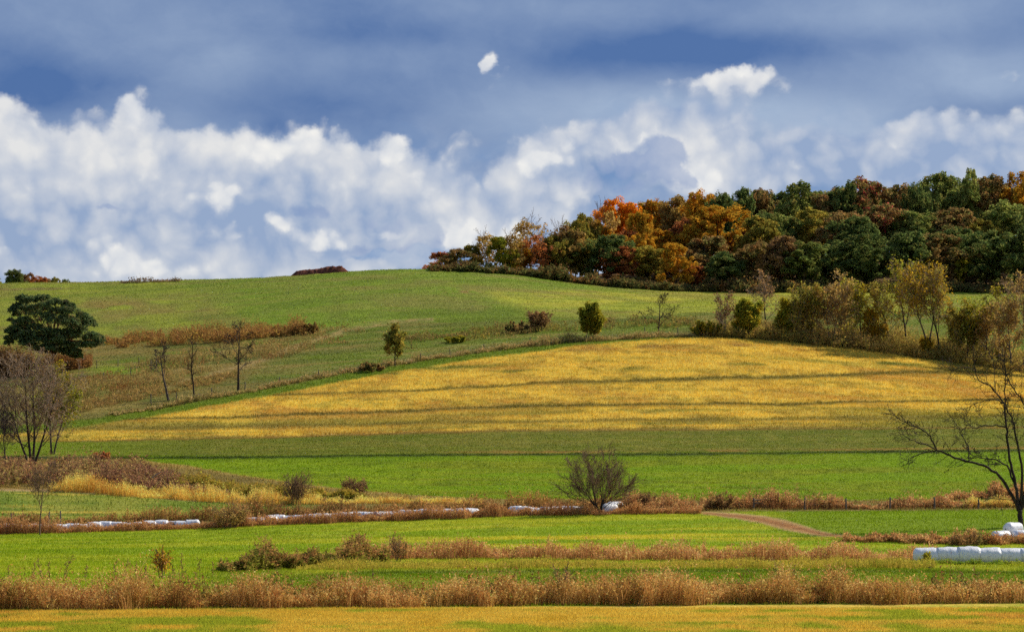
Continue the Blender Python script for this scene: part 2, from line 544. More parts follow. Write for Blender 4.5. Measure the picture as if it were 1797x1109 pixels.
def c_gold_top(u): return c_edge(u) + pl(u, [(0, 16), (200, 14), (600, 15), (900, 12), (1100, 6), (1250, 3), (1500, 2)])
def c_crest(u): return pl(u, CREST_V)


ZONES = ['hay_field', 'valley_field', 'dirt_track', 'weedy_field', 'bright_field', 'stubble_field', 'striped_field', 'hill_pasture']


def track_mask(u, v):
    c = pl(u, [(1235, 900), (1290, 905), (1340, 912), (1390, 924), (1440, 936), (1480, 941), (1530, 943), (1600, 946)])
    hw = pl(u, [(1225, 0), (1240, 3), (1290, 5), (1340, 7.5), (1380, 9.5), (1420, 6.5), (1460, 3.2), (1500, 1.6), (1560, 0.8), (1600, 0)])
    return (np.abs(v - c) - hw), (v - c) / np.maximum(hw, 0.5)


def land(u, v, X, Y):
    """crop colour and zone for ground points (arrays)"""
    n = len(u)
    u, v, X, Y = (np.asarray(q, np.float32) for q in (u, v, X, Y))
    n1 = fbm(X / 9, Y / 13, 21, 4); n2 = fbm(X / 2.2, Y / 3.2, 31, 3); n3 = fbm(X / 40, Y / 26, 41, 3)
    st = fbm(X / 34, Y / 2.6, 51, 3)            # drilling / mowing rows run across the view
    rows = vnoise(X / 70 + Y * 0.004, Y / 1.3 + X * 0.01, 57) * 0.6 + vnoise(X / 25, Y / 0.55, 59) * 0.4
    wv = (n2 - 0.5) * 5 + (n1 - 0.5) * 4
    v = v + wv * np.clip((1100 - v) / 500, 0.25, 0.8)
    col = np.zeros((n, 3), np.float32); zone = np.zeros(n, int)

    def lay(mask, c):
        mm = np.asarray(mask, np.float32)[:, None]
        col[:] = col + (np.asarray(c, np.float32) - col) * mm

    def blend(t, a, b_):
        t = np.clip(t, 0, 1).astype(np.float32)[:, None]
        return a + (b_ - a) * t
    # foreground hay stubble
    hay = blend(n2, lin(200, 160, 56), lin(222, 186, 88))
    hay = blend(sstep(n3 * 0.5 + n2 * 0.5, 0.50, 0.66) * 0.8, hay, lin(196, 138, 62))
    lay(np.ones(n), blend(sstep(n1 * 0.45 + n2 * 0.35 + st * 0.2, 0.46, 0.60) * 0.85, hay, lin(150, 158, 44)))
    # green strip and the valley field
    a = sstep(c_near(u) + 1 - v, 0, 3)
    strip = blend(sstep(n1, 0.35, 0.7), lin(86, 132, 26), lin(124, 140, 40))
    lay(a, strip); zone[a > 0.5] = 1
    a = sstep(c_mid(u) + 12 - v, 0, 3)
    ylw = blend(sstep(n2, 0.3, 0.7), lin(168, 166, 50), lin(132, 152, 36))
    lay(a * sstep(u, 380, 620), ylw)
    lay(np.exp(-((v - c_mid(u) - 15) / 2.0) ** 2) * sstep(u, 480, 700) * 0.6, lin(70, 80, 30))
    a = np.maximum(sstep(c_mid(u) - 8 - v, 0, 6), 1 - sstep(u, 330, 420)) * sstep(c_near(u) - 15 - v, 0, 6)
    val = blend(sstep(n1 * 0.5 + st * 0.5, 0.42, 0.6), lin(112, 156, 30), lin(140, 164, 40))
    val = blend(sstep(n2 * 0.6 + n1 * 0.4, 0.52, 0.68) * 0.45, val, lin(96, 128, 30))
    yl = sstep(st * 0.75 + n3 * 0.25, 0.47, 0.60) * (0.25 + 0.75 * np.exp(-((u - 1080) / 420) ** 2 - ((v - 945) / 26) ** 2))
    val = blend(yl, val, lin(196, 178, 48))
    val = blend(sstep(u, 1330, 1420) * sstep(945 - v, 0, 8), val, blend(n1, lin(84, 140, 22), lin(104, 146, 30)))
    lay(a, val)
    tm, tc_ = track_mask(u, v - wv * 0.3)
    a = 1 - sstep(tm, -1.2, 1.2)
    ruts = np.exp(-((np.abs(tc_) - 0.12) / 0.45) ** 2)
    tr = blend(ruts * 0.9, blend(n2, lin(190, 156, 98), lin(168, 134, 82)), lin(150, 98, 52))
    lay(a, tr); zone[a > 0.5] = 2
    # weedy ground beyond the third weed line
    tm_free = zone != 2
    a = sstep(c_third(u) + 1 - v, 0, 3) * tm_free
    lay(a, blend(n1, BROWN, lin(138, 122, 56))); zone[(a > 0.5)] = 3
    a = sstep(c_third(u) - 14 - v, 0, 5) * (1 - sstep(u, 430, 620)) * tm_free
    wf = blend(sstep(n1 * 0.6 + st * 0.4, 0.40, 0.62), lin(90, 128, 40), lin(138, 142, 52))
    wf = blend(sstep(st, 0.5, 0.62) * sstep(900 - v, -30, 10) * (1 - sstep(u, 120, 330)), wf, lin(206, 176, 72))
    lay(a, wf)
    a = sstep(c_left(u) + 1.5 - v, -1, 2) * (1 - sstep(u, 330, 420))
    lay(a, lin(186, 154, 104))
    a = sstep(c_left(u) - 1 - v, 0, 3)
    lay(a * (zone != 2), blend(n1, lin(150, 122, 54), lin(120, 104, 50)))
    # right of the middle: the fence row
    a = sstep(c_third(u) - 5 - v, 0, 4) * sstep(u, 1230, 1350)
    lay(a, blend(sstep(n1, 0.35, 0.65), lin(146, 120, 64), lin(112, 128, 44)))
    # bright green field
    a = sstep(c_brl(u) - v, 0, 5)
    lay(a * (1 - sstep(u, 640, 800)), lin(164, 134, 66))
    a = sstep(c_brl(u) - 3.5 - v, 0, 3)
    bg = blend(sstep(n1 * 0.5 + st * 0.5, 0.38, 0.66), lin(82, 146, 12), lin(112, 152, 28))
    bg = blend(sstep(st * 0.5 + n3 * 0.5, 0.52, 0.66) * 0.6, bg, lin(138, 138, 40))
    bg = blend(sstep(n2 * 0.6 + st * 0.4, 0.53, 0.68) * 0.5, bg, lin(72, 112, 18))
    lay(a, bg); zone[a > 0.5] = 4
    # balk between the fields
    cg = c_green(u)
    lay(np.exp(-((v - cg - 1) / 2.6) ** 2), lin(36, 62, 14))
    a = sstep(cg - 1 - v, 0, 2.5)
    sf = blend(sstep(n2 * 0.5 + st * 0.5, 0.35, 0.65), lin(96, 118, 34), lin(122, 126, 52))
    sf = blend(sstep(u, 300, 60) if False else (1 - sstep(u, 60, 420)), sf, lin(96, 138, 34))
    lay(a, sf); zone[a > 0.5] = 5
    lay(np.exp(-((v - cg + 3.2) / 1.7) ** 2) * sstep(u, 560, 1000) * sstep(n1, 0.3, 0.5), lin(150, 122, 66))
    # striped hay on the hill's flank
    cs = c_strip(u)
    a = sstep(cs - v, 0, 3)
    au = blend(sstep(n1 * 0.55 + n2 * 0.45, 0.36, 0.64), lin(222, 186, 70), lin(196, 158, 60))
    au = blend(sstep(n1 * 0.6 + n3 * 0.4, 0.55, 0.68) * 0.6, au, lin(196, 146, 62))
    au = blend(sstep(st * 0.6 + n2 * 0.4, 0.52, 0.66) * 0.42, au, lin(150, 142, 52))
    lay(a, au); zone[a > 0.5] = 6
    lay(np.exp(-((v - cs + 1) / 2.2) ** 2) * 0.75, lin(134, 100, 50))
    low = sstep(v, pl(u, [(0, 742), (500, 729), (950, 713), (1797, 704)]), pl(u, [(0, 752), (500, 742), (950, 726), (1797, 716)])) * a * (v < cs)
    lay(low * sstep(st * 0.6 + n1 * 0.4, 0.36, 0.60) * 0.65, lin(142, 134, 52))
    lay(low * sstep(u, 1350, 1700) * sstep(v, 716, 740) * 0.8, lin(112, 120, 46))

    def stripe(pts, w, strength, c, seed):
        cv = pl(u, pts) + (fbm(X / 11, np.zeros(n) + seed, seed, 3) - 0.5) * 4
        ww = w * (0.6 + 0.9 * fbm(X / 17, np.zeros(n) + 3.3, seed + 5, 2))
        lay(np.exp(-((v - cv) / ww) ** 2) * strength * a * (zone == 6), c)
    dk = blend(n1, lin(78, 70, 28), lin(98, 94, 36))
    stripe([(-200, 760), (168, 738), (500, 729), (950, 713), (1400, 708), (1797, 702)], 2.5, 0.9, dk, 3)
    stripe([(380, 699), (450, 694), (650, 689), (950, 673), (1200, 665), (1500, 658), (1700, 650), (1797, 660)], pl(u, [(380, 1.3), (950, 2.5), (1500, 4.0), (1797, 3.2)]), 0.85, dk, 7)
    stripe([(780, 645), (1000, 634), (1300, 625), (1600, 640)], 3.0, 0.9 * sstep(n3, 0.3, 0.55), lin(108, 112, 38), 13)
    stripe([(1000, 614), (1180, 607), (1350, 606)], 2.6, 0.55 * sstep(n1, 0.4, 0.6), lin(150, 106, 56), 17)
    stripe([(800, 655), (1300, 640)], 2.4, 0.85 * sstep(n1, 0.4, 0.6), lin(108, 112, 38), 23)
    stripe([(300, 752), (900, 740), (1300, 736), (1797, 730)], 3.2, 0.75, lin(120, 106, 44), 19)
    # verge and pasture
    a = sstep(c_gold_top(u) - v, 0, 4)
    lay(a, blend(n2, lin(64, 116, 24), lin(98, 130, 36))); zone[(sstep(c_edge(u) - v, -1, 2) > 0.5)] = 7
    a = sstep(c_edge(u) + 3 - v, 0, 4)
    lay(a, blend(n1, lin(126, 106, 56), lin(104, 104, 44)))
    a = sstep(c_edge(u) - 6 - v, 0, 8)
    p = blend(sstep(n1, 0.32, 0.68), lin(82, 116, 30), lin(104, 118, 42))
    lowleft = (1 - sstep(u, 430, 640))
    p = blend(lowleft * sstep(n1 * 0.7 + n3 * 0.3, 0.22, 0.56) * 0.95, p, blend(n2, lin(136, 118, 58), lin(116, 100, 50)))
    p = blend(sstep(n3 * 0.5 + n1 * 0.5, 0.52, 0.66) * 0.5, p, lin(122, 110, 54))
    lay(a, p)
    p2_ = fbm((X + 0.7 * Y) / 26, (Y - 0.35 * X) / 4.0, 89, 3)
    lay(a * sstep(p2_, 0.50, 0.66) * 0.55, lin(146, 122, 66))
    lay(a * sstep(1 - p2_, 0.58, 0.70) * 0.5, lin(72, 94, 30))
    cb = pl(u, [(-200, 625), (0, 615), (200, 606), (400, 596), (550, 584), (700, 568), (850, 560), (950, 560), (1100, 560), (1250, 552)])
    a = sstep(cb - v, 0, 8)
    up = blend(sstep(n1 * 0.7 + n2 * 0.3, 0.35, 0.68), lin(84, 130, 34), lin(106, 136, 46))
    lft = 1 - sstep(u + (v - 497) * -1.9, 285, 340)
    upl = blend(sstep(n1, 0.3, 0.65), lin(134, 142, 48), lin(112, 132, 44))
    upl = blend(sstep(n3 * 0.4 + n1 * 0.6, 0.48, 0.62) * 0.7, upl, lin(132, 118, 56))
    up = blend(sstep(n2 * 0.5 + n1 * 0.5, 0.50, 0.66) * 0.45, up, lin(96, 112, 44))
    up = blend(lft, up, upl)
    up = blend(np.exp(-((u - 190) / 90) ** 2 - ((v - 535) / 10) ** 2) * sstep(n1, 0.4, 0.6), up, lin(140, 114, 62))
    yp = sstep(u - (v - 515) * 1.9, 830, 880) * sstep(v, 506, 516) * (1 - sstep(u, 1500, 1700) * 0.4)
    up = blend(yp * (0.6 + 0.4 * sstep(n1, 0.35, 0.6)), up, lin(172, 164, 58))
    dkz = np.exp(-((u - 860) / 150) ** 2 - ((v - 548) / 9) ** 2)
    up = blend(dkz * 0.6, up, lin(78, 104, 32))
    up = blend(np.exp(-((u - 810) / 45) ** 2 - ((v - 512) / 6) ** 2) * sstep(n2, 0.3, 0.55), up, lin(146, 122, 66))
    sk = fbm((X + 0.7 * Y) / 34, (Y - 0.35 * X) / 4.5, 87, 3)
    up = blend(sstep(sk, 0.52, 0.68) * 0.5, up, lin(134, 130, 56))
    up = blend(sstep(1 - sk, 0.56, 0.70) * 0.45, up, lin(84, 112, 36))
    up = blend(sstep(fbm(X / 22, Y / 9, 93, 3), 0.56, 0.68) * 0.55, up, lin(140, 122, 62))
    lay(a, up)
    # dark lower fringe of the upper field, the worn cattle track up the slope
    lay(np.exp(-((v - cb - 6) / 4) ** 2) * sstep(u, 560, 700) * (1 - sstep(u, 1150, 1250)) * 0.5 * sstep(n1, 0.3, 0.5), lin(88, 96, 36))
    for pts, w, s_ in (([(150, 712), (240, 690), (330, 668), (420, 645), (500, 616), (560, 594), (620, 577), (690, 565), (760, 560)], 3.6, 0.8),
                       ([(200, 690), (262, 668), (310, 650), (360, 642)], 2.6, 0.6), ([(400, 655), (470, 628), (540, 602), (600, 582)], 5, 0.5)):
        cv = pl(u, pts)
        rng_ = (u > pts[0][0]) & (u < pts[-1][0])
        lay(np.exp(-((v - cv) / w) ** 2) * rng_ * s_ * (0.45 + 0.55 * sstep(n2, 0.35, 0.6)), lin(166, 138, 88))
    lay(np.exp(-((u - 205) / 45) ** 2 - ((v - 648) / 6) ** 2) * 0.9, lin(98, 142, 34))
    lay(np.exp(-((v - (c_crest(u) + 9)) / 1.6) ** 2) * (1 - sstep(u, 110, 150)) * 0.8, lin(120, 96, 60))
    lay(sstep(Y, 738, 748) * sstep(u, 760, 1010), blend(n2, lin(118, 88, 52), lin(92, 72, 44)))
    rk = (rows - 0.5)[:, None] * np.array([0.34, 0.26, 0.2], np.float32)
    rowed = np.isin(zone, (0, 1, 4, 5, 6))
    col[rowed] *= (1 + rk[rowed])
    for z_, k_ in ((4, (0.86, 0.92, 0.45)), (5, (0.98, 0.86, 0.55)), (7, (1.06, 1.08, 0.96)), (1, (1.02, 1.04, 0.9)), (0, (1.0, 1.08, 0.95))):
        col[zone == z_] *= np.array(k_, np.float32)
    r, g = col[:, 0], col[:, 1]
    col[:, 0] = np.where(r < g, g * (0.52 + 0.48 * r / np.maximum(g, 1e-4)), r)
    return col, zone


def build_terrain():
    uu = np.concatenate([np.linspace(-6500, -500, 22)[:-1], np.linspace(-500, -110, 40)[:-1], np.linspace(-110, 1907, 690), np.linspace(1907, 2300, 40)[1:], np.linspace(2300, 8500, 22)[1:]])
    t = (uu - U0) / F
    # rows spaced evenly as the eye sees them
    dd = [1, 12, 25, 40, 60, 80, 95, 106]
    d = 112.0
    while d < 150: dd.append(d); d += 0.75
    while d < 300: dd.append(d); d *= 1.0062
    while d < 760: dd.append(d); d += 1.55
    while d < 1000: dd.append(d); d += 12
    dd += [1100, 1200, 1350, 1600, 2000, 2600, 3500, 5000, 7000, 9000]
    dd = np.array(dd)
    Y = np.repeat(dd[:, None], len(t), 1); X = Y * t[None, :]
    Z = zg(X, Y)
    u, v = proj(X, Y, Z)
    vis = np.minimum.accumulate(np.where(Y > 100, v, 5000), axis=0)
    beyond = Y > 735
    v_land = np.where(beyond, c_crest(u) - 3, v)
    v_land = np.where(Y < 118, 1109 + (118 - Y), v_land)
    col, zone = land(u.ravel(), v_land.ravel(), X.ravel(), Y.ravel())
    verts = np.stack([X.ravel(), Y.ravel(), Z.ravel()], 1)
    nr, nc = Y.shape
    idx = np.arange(nr * nc).reshape(nr, nc)
    quads = np.stack([idx[:-1, :-1], idx[:-1, 1:], idx[1:, 1:], idx[1:, :-1]], -1).reshape(-1, 4)
    fz = zone[quads[:, 0]]
    names = {0: ('field', 'mown golden hay stubble running along the bottom of the picture'),
             1: ('field.001', 'yellow-green valley field between the dry weed lines'),
             2: ('dirt_track', 'bare brown dirt track curving down to the valley field'),
             3: ('ground', 'rough weedy ground under the third weed line and thicket'),
             4: ('field.002', 'bright green flat field behind the small bare tree'),
             5: ('field.003', 'dull olive stubble strip above the bright green field'),
             6: ('field.004', 'golden hay field with dark mown stripes on the hillside'),
             7: ('hill', 'green grassy hill pasture rising to the skyline')}
    for k, (nm, lb) in names.items():
        q = quads[fz == k]
        if len(q) == 0:
            continue
        used = np.unique(q)
        re = np.full(len(verts), -1, np.int64); re[used] = np.arange(len(used))
        me = mesh_from(nm, verts[used], re[q], (GROUND,), True, col[used])
        o = link(nm, me)
        tag(o, lb, {0: 'field', 2: 'track', 3: 'ground', 7: 'hill'}.get(k, 'field'), None, 'structure')
    # land behind the camera
    gx = np.linspace(-3000, 3000, 25); gy = np.array([-3000.0, -1000, -300, -80, 0.9])
    XX, YY = np.meshgrid(gx, gy)
    ii = np.arange(XX.size).reshape(XX.shape)
    q = np.stack([ii[:-1, :-1], ii[:-1, 1:], ii[1:, 1:], ii[1:, :-1]], -1).reshape(-1, 4)
    vv = np.stack([XX.ravel(), YY.ravel(), np.full(XX.size, 5.9)], 1)
    me = mesh_from('terrain', vv, q, (GROUND,), True, np.tile(lin(110, 140, 44), (len(vv), 1)))
    tag(link('terrain', me), 'grassy rise at the viewpoint behind the hay stubble', 'ground', None, 'structure')


build_terrain()


# ------------------------------------------------------------------ grass
def scatter(n, d0, d1, u0=-70, u1=1870):
    """random ground points, even over the area"""
    d = np.sqrt(rng.random(n) * (d1**2 - d0**2) + d0**2)
    u = u0 + rng.random(n) * (u1 - u0)
    X = (u - U0) / F * d
    Z = zg(X, d)
    uu, v = proj(X, d, Z)
    return u, v, X, d, Z


def blades(X, Y, Z, h, w, col, lean=0.35, sink=0.02):
    """one upright tapering triangle per point"""
    n = len(X)
    a = rng.random(n) * np.pi
    dx, dy = np.cos(a) * w * 0.5, np.sin(a) * w * 0.5
    l = rng.random(n) * 2 * np.pi; le = rng.random(n) * lean * h
    v = np.empty((n, 3, 3))
    v[:, 0] = np.stack([X - dx, Y - dy, Z - sink], 1)
    v[:, 1] = np.stack([X + dx, Y + dy, Z - sink], 1)
    v[:, 2] = np.stack([X + np.cos(l) * le, Y + np.sin(l) * le, Z + h], 1)
    return v.reshape(-1, 3), np.arange(3 * n).reshape(-1, 3), np.repeat(col, 3, 0)


def join(parts):
    vs, fs, cs, o = [], [], [], 0
    for v, f, c in parts:
        vs.append(v); fs.append(f + o); cs.append(c); o += len(v)
    return np.concatenate(vs), np.concatenate(fs), np.concatenate(cs)


def vary(col, amt=0.28, hue=0.08):
    n = len(col)
    return np.clip(col * (1 + (rng.random((n, 1)) - 0.5) * 2 * amt) * (1 + (rng.random((n, 3)) - 0.5) * 2 * hue), 0.003, 0.9)


def field_grass(name, label, n, d0, d1, zones, h, w):
    u, v, X, Y, Z = scatter(n, d0, d1)
    col, zone = land(u, v, X, Y)
    ok = np.isin(zone, zones)
    X, Y, Z, col = X[ok], Y[ok], Z[ok], col[ok]
    k = len(X)
    hh = h * (0.5 + rng.random(k)); ww = w * (0.6 + 0.8 * rng.random(k))
    V, Fc, C = blades(X, Y, Z, hh, ww, vary(col, 0.2, 0.06) * GRASS_GAIN)
    o = link(name, mesh_from(name, V, Fc, (BLADE,), False, C))
    tag(o, label, 'grass', None, 'stuff')


GRASS_GAIN = 1.18
field_grass('grass', 'short golden hay stubble grass along the bottom of the picture', 260000, 113, 141, [0], 0.13, 0.045)
field_grass('grass.001', 'yellow-green grass of the valley field', 300000, 139, 305, [1], 0.16, 0.07)
field_grass('grass.002', 'bright green crop grass of the flat field', 150000, 300, 410, [4], 0.16, 0.11)
field_grass('grass.003', 'thin olive stubble of the narrow field strip', 60000, 395, 450, [5], 0.16, 0.11)
field_grass('grass.004', 'tall golden hay of the striped hillside field', 290000, 435, 590, [6], 0.32, 0.13)
field_grass('grass.005', 'pasture grass on the green hill', 200000, 455, 735, [7], 0.22, 0.17)
field_grass('grass.006', 'rough grass on the weedy ground below the thicket', 60000, 295, 402, [3], 0.30, 0.12)


# ------------------------------------------------------------------ plant builders
def bark_material(name, c1, c2, scale=3.0):
    m_, b = new_mat(name)
    tc = b.n('ShaderNodeTexCoord')
    pos = b.vm('MULTIPLY', tc.outputs['Object'], (1, 1, 0.35))
    n_ = b.noise(pos, scale, 5, 0.65)
    col = b.mix(b.step(n_, 0.35, 0.68), c1, c2)
    bump = b.n('ShaderNodeBump'); bump.inputs['Strength'].default_value = 0.6; bump.inputs['Distance'].default_value = 0.05
    b.t.links.new(b.noise(pos, scale * 4, 4, 0.6), bump.inputs['Height'])
    finish(b, principled(b, col, 0.9, 0.15, bump.outputs[0]))
    return m_


def leaf_material(name, ca, cb, cc=None, patch=0.35, trans=0.58):
    """leaf colour drifts between two or three hues in patches over the crown, plus per-leaf variation"""
    m_, b = new_mat(name)
    tc = b.n('ShaderNodeTexCoord'); oi = b.n('ShaderNodeObjectInfo')
    off = b.n('ShaderNodeVectorMath', operation='SCALE'); off.inputs[0].default_value = (37, 11, 53)
    b.t.links.new(oi.outputs['Random'], off.inputs[3])
    geo = b.n('ShaderNodeNewGeometry')
    pos = b.vm('ADD', geo.outputs['Position'], off.outputs[0])
    n_ = b.noise(pos, patch, 3, 0.55)
    col = b.mix(b.step(n_, 0.36, 0.62), ca, cb)
    if cc is not None:
        n2 = b.noise(b.vm('ADD', pos, (19, 7, 3)), patch * 1.4, 3, 0.6)
        col = b.mix(b.m('MULTIPLY', b.step(n2, 0.52, 0.66), 0.85), col, cc)
    at_ = b.n('ShaderNodeAttribute'); at_.attribute_name = 'tint'
    col = b.mix(1.0, col, at_.outputs['Color'], 'MULTIPLY')
    br = b.n('ShaderNodeVectorMath', operation='SCALE')
    b.t.links.new(col, br.inputs[0]); b.t.links.new(b.m('MULTIPLY_ADD', oi.outputs['Random'], 0.3, 0.85), br.inputs[3])
    d = b.n('ShaderNodeBsdfDiffuse'); tr = b.n('ShaderNodeBsdfTranslucent')
    b.t.links.new(br.outputs[0], d.inputs[0]); b.t.links.new(br.outputs[0], tr.inputs[0])
    mx = b.n('ShaderNodeMixShader'); mx.inputs[0].default_value = trans
    b.t.links.new(d.outputs[0], mx.inputs[1]); b.t.links.new(tr.outputs[0], mx.inputs[2])
    finish(b, mx.outputs[0])
    return m_


BARK = bark_material('bark_grey_brown', lin(74, 62, 50), lin(118, 102, 86))
BARK_DARK = bark_material('bark_dark', lin(48, 40, 34), lin(84, 70, 58))
BARK_PALE = bark_material('bark_pale', lin(110, 96, 84), lin(168, 152, 136))
TWIG_TAN = bark_material('twig_tan', lin(152, 128, 104), lin(180, 156, 130))
TWIG_RED = bark_material('twig_red_brown', lin(108, 82, 64), lin(140, 112, 90))
PINE_BARK = bark_material('pine_bark', lin(110, 66, 42), lin(156, 104, 72))

LEAF = {
    'orange': leaf_material('leaf_orange', lin(240, 140, 30), lin(250, 168, 46), lin(220, 110, 32)),
    'gold': leaf_material('leaf_gold', lin(224, 164, 48), lin(204, 166, 60), lin(230, 144, 46)),
    'tan': leaf_material('leaf_tan', lin(194, 160, 86), lin(176, 144, 82), lin(206, 162, 72)),
    'rust': leaf_material('leaf_rust', lin(200, 126, 70), lin(180, 112, 70), lin(222, 148, 66)),
    'olive': leaf_material('leaf_olive', lin(176, 156, 64), lin(152, 146, 64), lin(196, 156, 66)),
    'green': leaf_material('leaf_green', lin(130, 144, 70), lin(152, 156, 78), lin(178, 158, 84)),
    'dark': leaf_material('leaf_dark_green', lin(98, 116, 62), lin(122, 134, 68), lin(156, 142, 74)),
    'mixed': leaf_material('leaf_green_brown', lin(134, 132, 70), lin(172, 134, 80), lin(186, 134, 76)),
    'crimson': leaf_material('leaf_green_crimson', lin(130, 128, 68), lin(166, 130, 76), lin(196, 62, 72)),
    'yellowgreen': leaf_material('leaf_yellow_green', lin(176, 162, 48), lin(140, 144, 50), lin(204, 168, 50)),
    'yellow': leaf_material('leaf_yellow', lin(222, 180, 44), lin(196, 160, 52), lin(168, 148, 56)),
    'brown': leaf_material('leaf_brown', lin(172, 132, 82), lin(150, 116, 78), lin(182, 148, 80)),
    'pine': leaf_material('pine_needles', lin(90, 108, 66), lin(106, 120, 72), lin(134, 122, 78), 0.5, 0.35),
}


def tubes(polys, sides=(6, 5, 4, 3, 3), rmin=0.0):
    """list of (points Nx3, radii N, level) -> verts, quad faces"""
    groups = {}
    for pts, rad, lv in polys:
        groups.setdefault((len(pts), sides[min(lv, len(sides) - 1)]), []).append((pts, rad))
    vs, fs, o = [], [], 0
    for (n, s), g in groups.items():
        pts = np.array([q[0] for q in g]); rad = np.maximum(np.array([q[1] for q in g]), rmin)
        m_ = len(g)
        d = np.gradient(pts, axis=1); d /= np.linalg.norm(d, axis=2, keepdims=True) + 1e-9
        ref = np.where(np.abs(d[:, :1, 2:3]) < 0.8, np.array([0.31, 0.17, 0.93]), np.array([0.9, 0.35, 0.1]))
        a = np.cross(d, ref); a /= np.linalg.norm(a, axis=2, keepdims=True) + 1e-9
        b_ = np.cross(d, a)
        th = np.arange(s) * 2 * np.pi / s
        ring = a[:, :, None, :] * np.cos(th)[None, None, :, None] + b_[:, :, None, :] * np.sin(th)[None, None, :, None]
        v = pts[:, :, None, :] + ring * rad[:, :, None, None]
        vs.append(v.reshape(-1, 3))
        i = np.arange(n - 1)[:, None] * s + np.arange(s)[None, :]
        j = np.arange(n - 1)[:, None] * s + (np.arange(s)[None, :] + 1) % s
        q = np.stack([i, j, j + s, i + s], -1).reshape(1, -1, 4) + (np.arange(m_) * n * s)[:, None, None] + o
        fs.append(q.reshape(-1, 4))
        o += m_ * n * s
    return np.concatenate(vs), np.concatenate(fs)


def unit(v):
    return v / (np.linalg.norm(v) + 1e-9)


def grow(polys, start, dirn, length, r0, lv, P, r):
    """one branch and everything that grows from it"""
    ns = P['seg'][lv]
    d0 = np.asarray(dirn, float); d0 = d0 / (math.sqrt(float(d0 @ d0)) + 1e-9)
    jt = r.normal(0, P['jit'][lv], (ns, 3)); jt[:, 2] += P['up'][lv]
    dd = d0 + np.cumsum(jt, 0)
    dd /= np.sqrt((dd * dd).sum(1))[:, None] + 1e-9
    pts = np.empty((ns + 1, 3)); pts[0] = start
    pts[1:] = pts[0] + np.cumsum(dd, 0) * (length / ns)
    tip = P['tip'][lv]
    rad = r0 * (1 - (1 - tip) * np.linspace(0, 1, ns + 1) ** P.get('tpow', 0.9))
    polys.append((pts, rad, lv))
    if lv + 1 < P['levels']:
        spawn(polys, pts, rad, length, lv, P, r)


def spawn(polys, pts, rad, length, lv, P, r, n=None, t0=None):
    n = P['n'][lv] if n is None else n
    t0 = P['t0'][lv] if t0 is None else t0
    az = r.random() * 6.28
    seglen = len(pts) - 1
    if n == 0:
        return
    R4 = r.random((n, 2)); N2 = r.normal(0, 1, (n, 2))
    angj = P.get('angj', 9); short = P.get('short', 0.45); last = lv + 2 >= P['levels']
    for k in range(n):
        t = min(t0 + (1 - t0) * (k + R4[k, 0] * 0.8) / n, 0.99)
        f = t * seglen; i = int(f); f -= i
        p0, p1 = pts[i], pts[i + 1]
        p = p0 * (1 - f) + p1 * f
        dx, dy, dz = (p1 - p0).tolist()
        q = 1.0 / (math.sqrt(dx * dx + dy * dy + dz * dz) + 1e-9); dx *= q; dy *= q; dz *= q
        az += 2.4 + N2[k, 0] * 0.4
        # side = d x ref
        sx, sy, sz = dy * 0.81 - dz * 0.5, dz * 0.3 - dx * 0.81, dx * 0.5 - dy * 0.3
        q = 1.0 / (math.sqrt(sx * sx + sy * sy + sz * sz) + 1e-9); sx *= q; sy *= q; sz *= q
        ox, oy, oz = dy * sz - dz * sy, dz * sx - dx * sz, dx * sy - dy * sx
        ang = math.radians(P['ang'][lv] + N2[k, 1] * angj)
        ca, sa = math.cos(ang), math.sin(ang); cz, sz_ = math.cos(az) * sa, math.sin(az) * sa
        nd = (dx * ca + sx * cz + ox * sz_, dy * ca + sy * cz + oy * sz_, dz * ca + sz * cz + oz * sz_)
        L = length * P['lr'][lv] * (1 - short * (t - t0) / (1 - t0 + 1e-6)) * (0.7 + 0.6 * R4[k, 1])
        rr = (rad[i] * (1 - f) + rad[i + 1] * f) * P['rr'][lv]
        grow(polys, p, nd, L, rr, lv + 1, P, r)


def leaf_cards(C, size, r, elong=1.5, tint=0.3, out=None):
    """diamond leaf sprays at centres C, random orientation (or facing roughly along out)"""
    n = len(C)
    nrm = r.normal(0, 1, (n, 3))
    if out is not None:
        nrm = out * 1.3 + nrm * 0.75
    nrm /= np.linalg.norm(nrm, axis=1)[:, None] + 1e-9
    t = np.cross(nrm, r.normal(0, 1, (n, 3))); t /= np.linalg.norm(t, axis=1)[:, None] + 1e-9
    b_ = np.cross(nrm, t)
    s = size * (0.55 + 0.9 * r.random(n))[:, None]
    v = np.stack([C - t * s * elong * 0.5, C + b_ * s * 0.42 + nrm * s * 0.08, C + t * s * elong * 0.5, C - b_ * s * 0.42 + nrm * s * 0.08], 1)
    col = np.repeat(1 + (r.random((n, 1)) - 0.5) * 2 * tint + (r.random((n, 3)) - 0.5) * 0.16, 4, 0)
    return v.reshape(-1, 3), np.arange(4 * n).reshape(-1, 4), col


def tips(polys, lv, r, per=3, spread=0.3, frm=0.35):
    """points along the finest branches"""
    groups = {}
    for pts, rad, l in polys:
        if l >= lv:
            groups.setdefault(len(pts), []).append(pts)
    out = []
    for n, g in groups.items():
        g = np.array(g)
        for k in range(per):
            f = (frm + (1 - frm) * r.random(len(g))) * (n - 1)
            i = np.minimum(f.astype(int), n - 2); f = (f - i)[:, None]
            c = np.arange(len(g))
            out.append(g[c, i] * (1 - f) + g[c, i + 1] * f + r.normal(0, spread, (len(g), 3)))
    return np.concatenate(out) if out else np.zeros((0, 3))


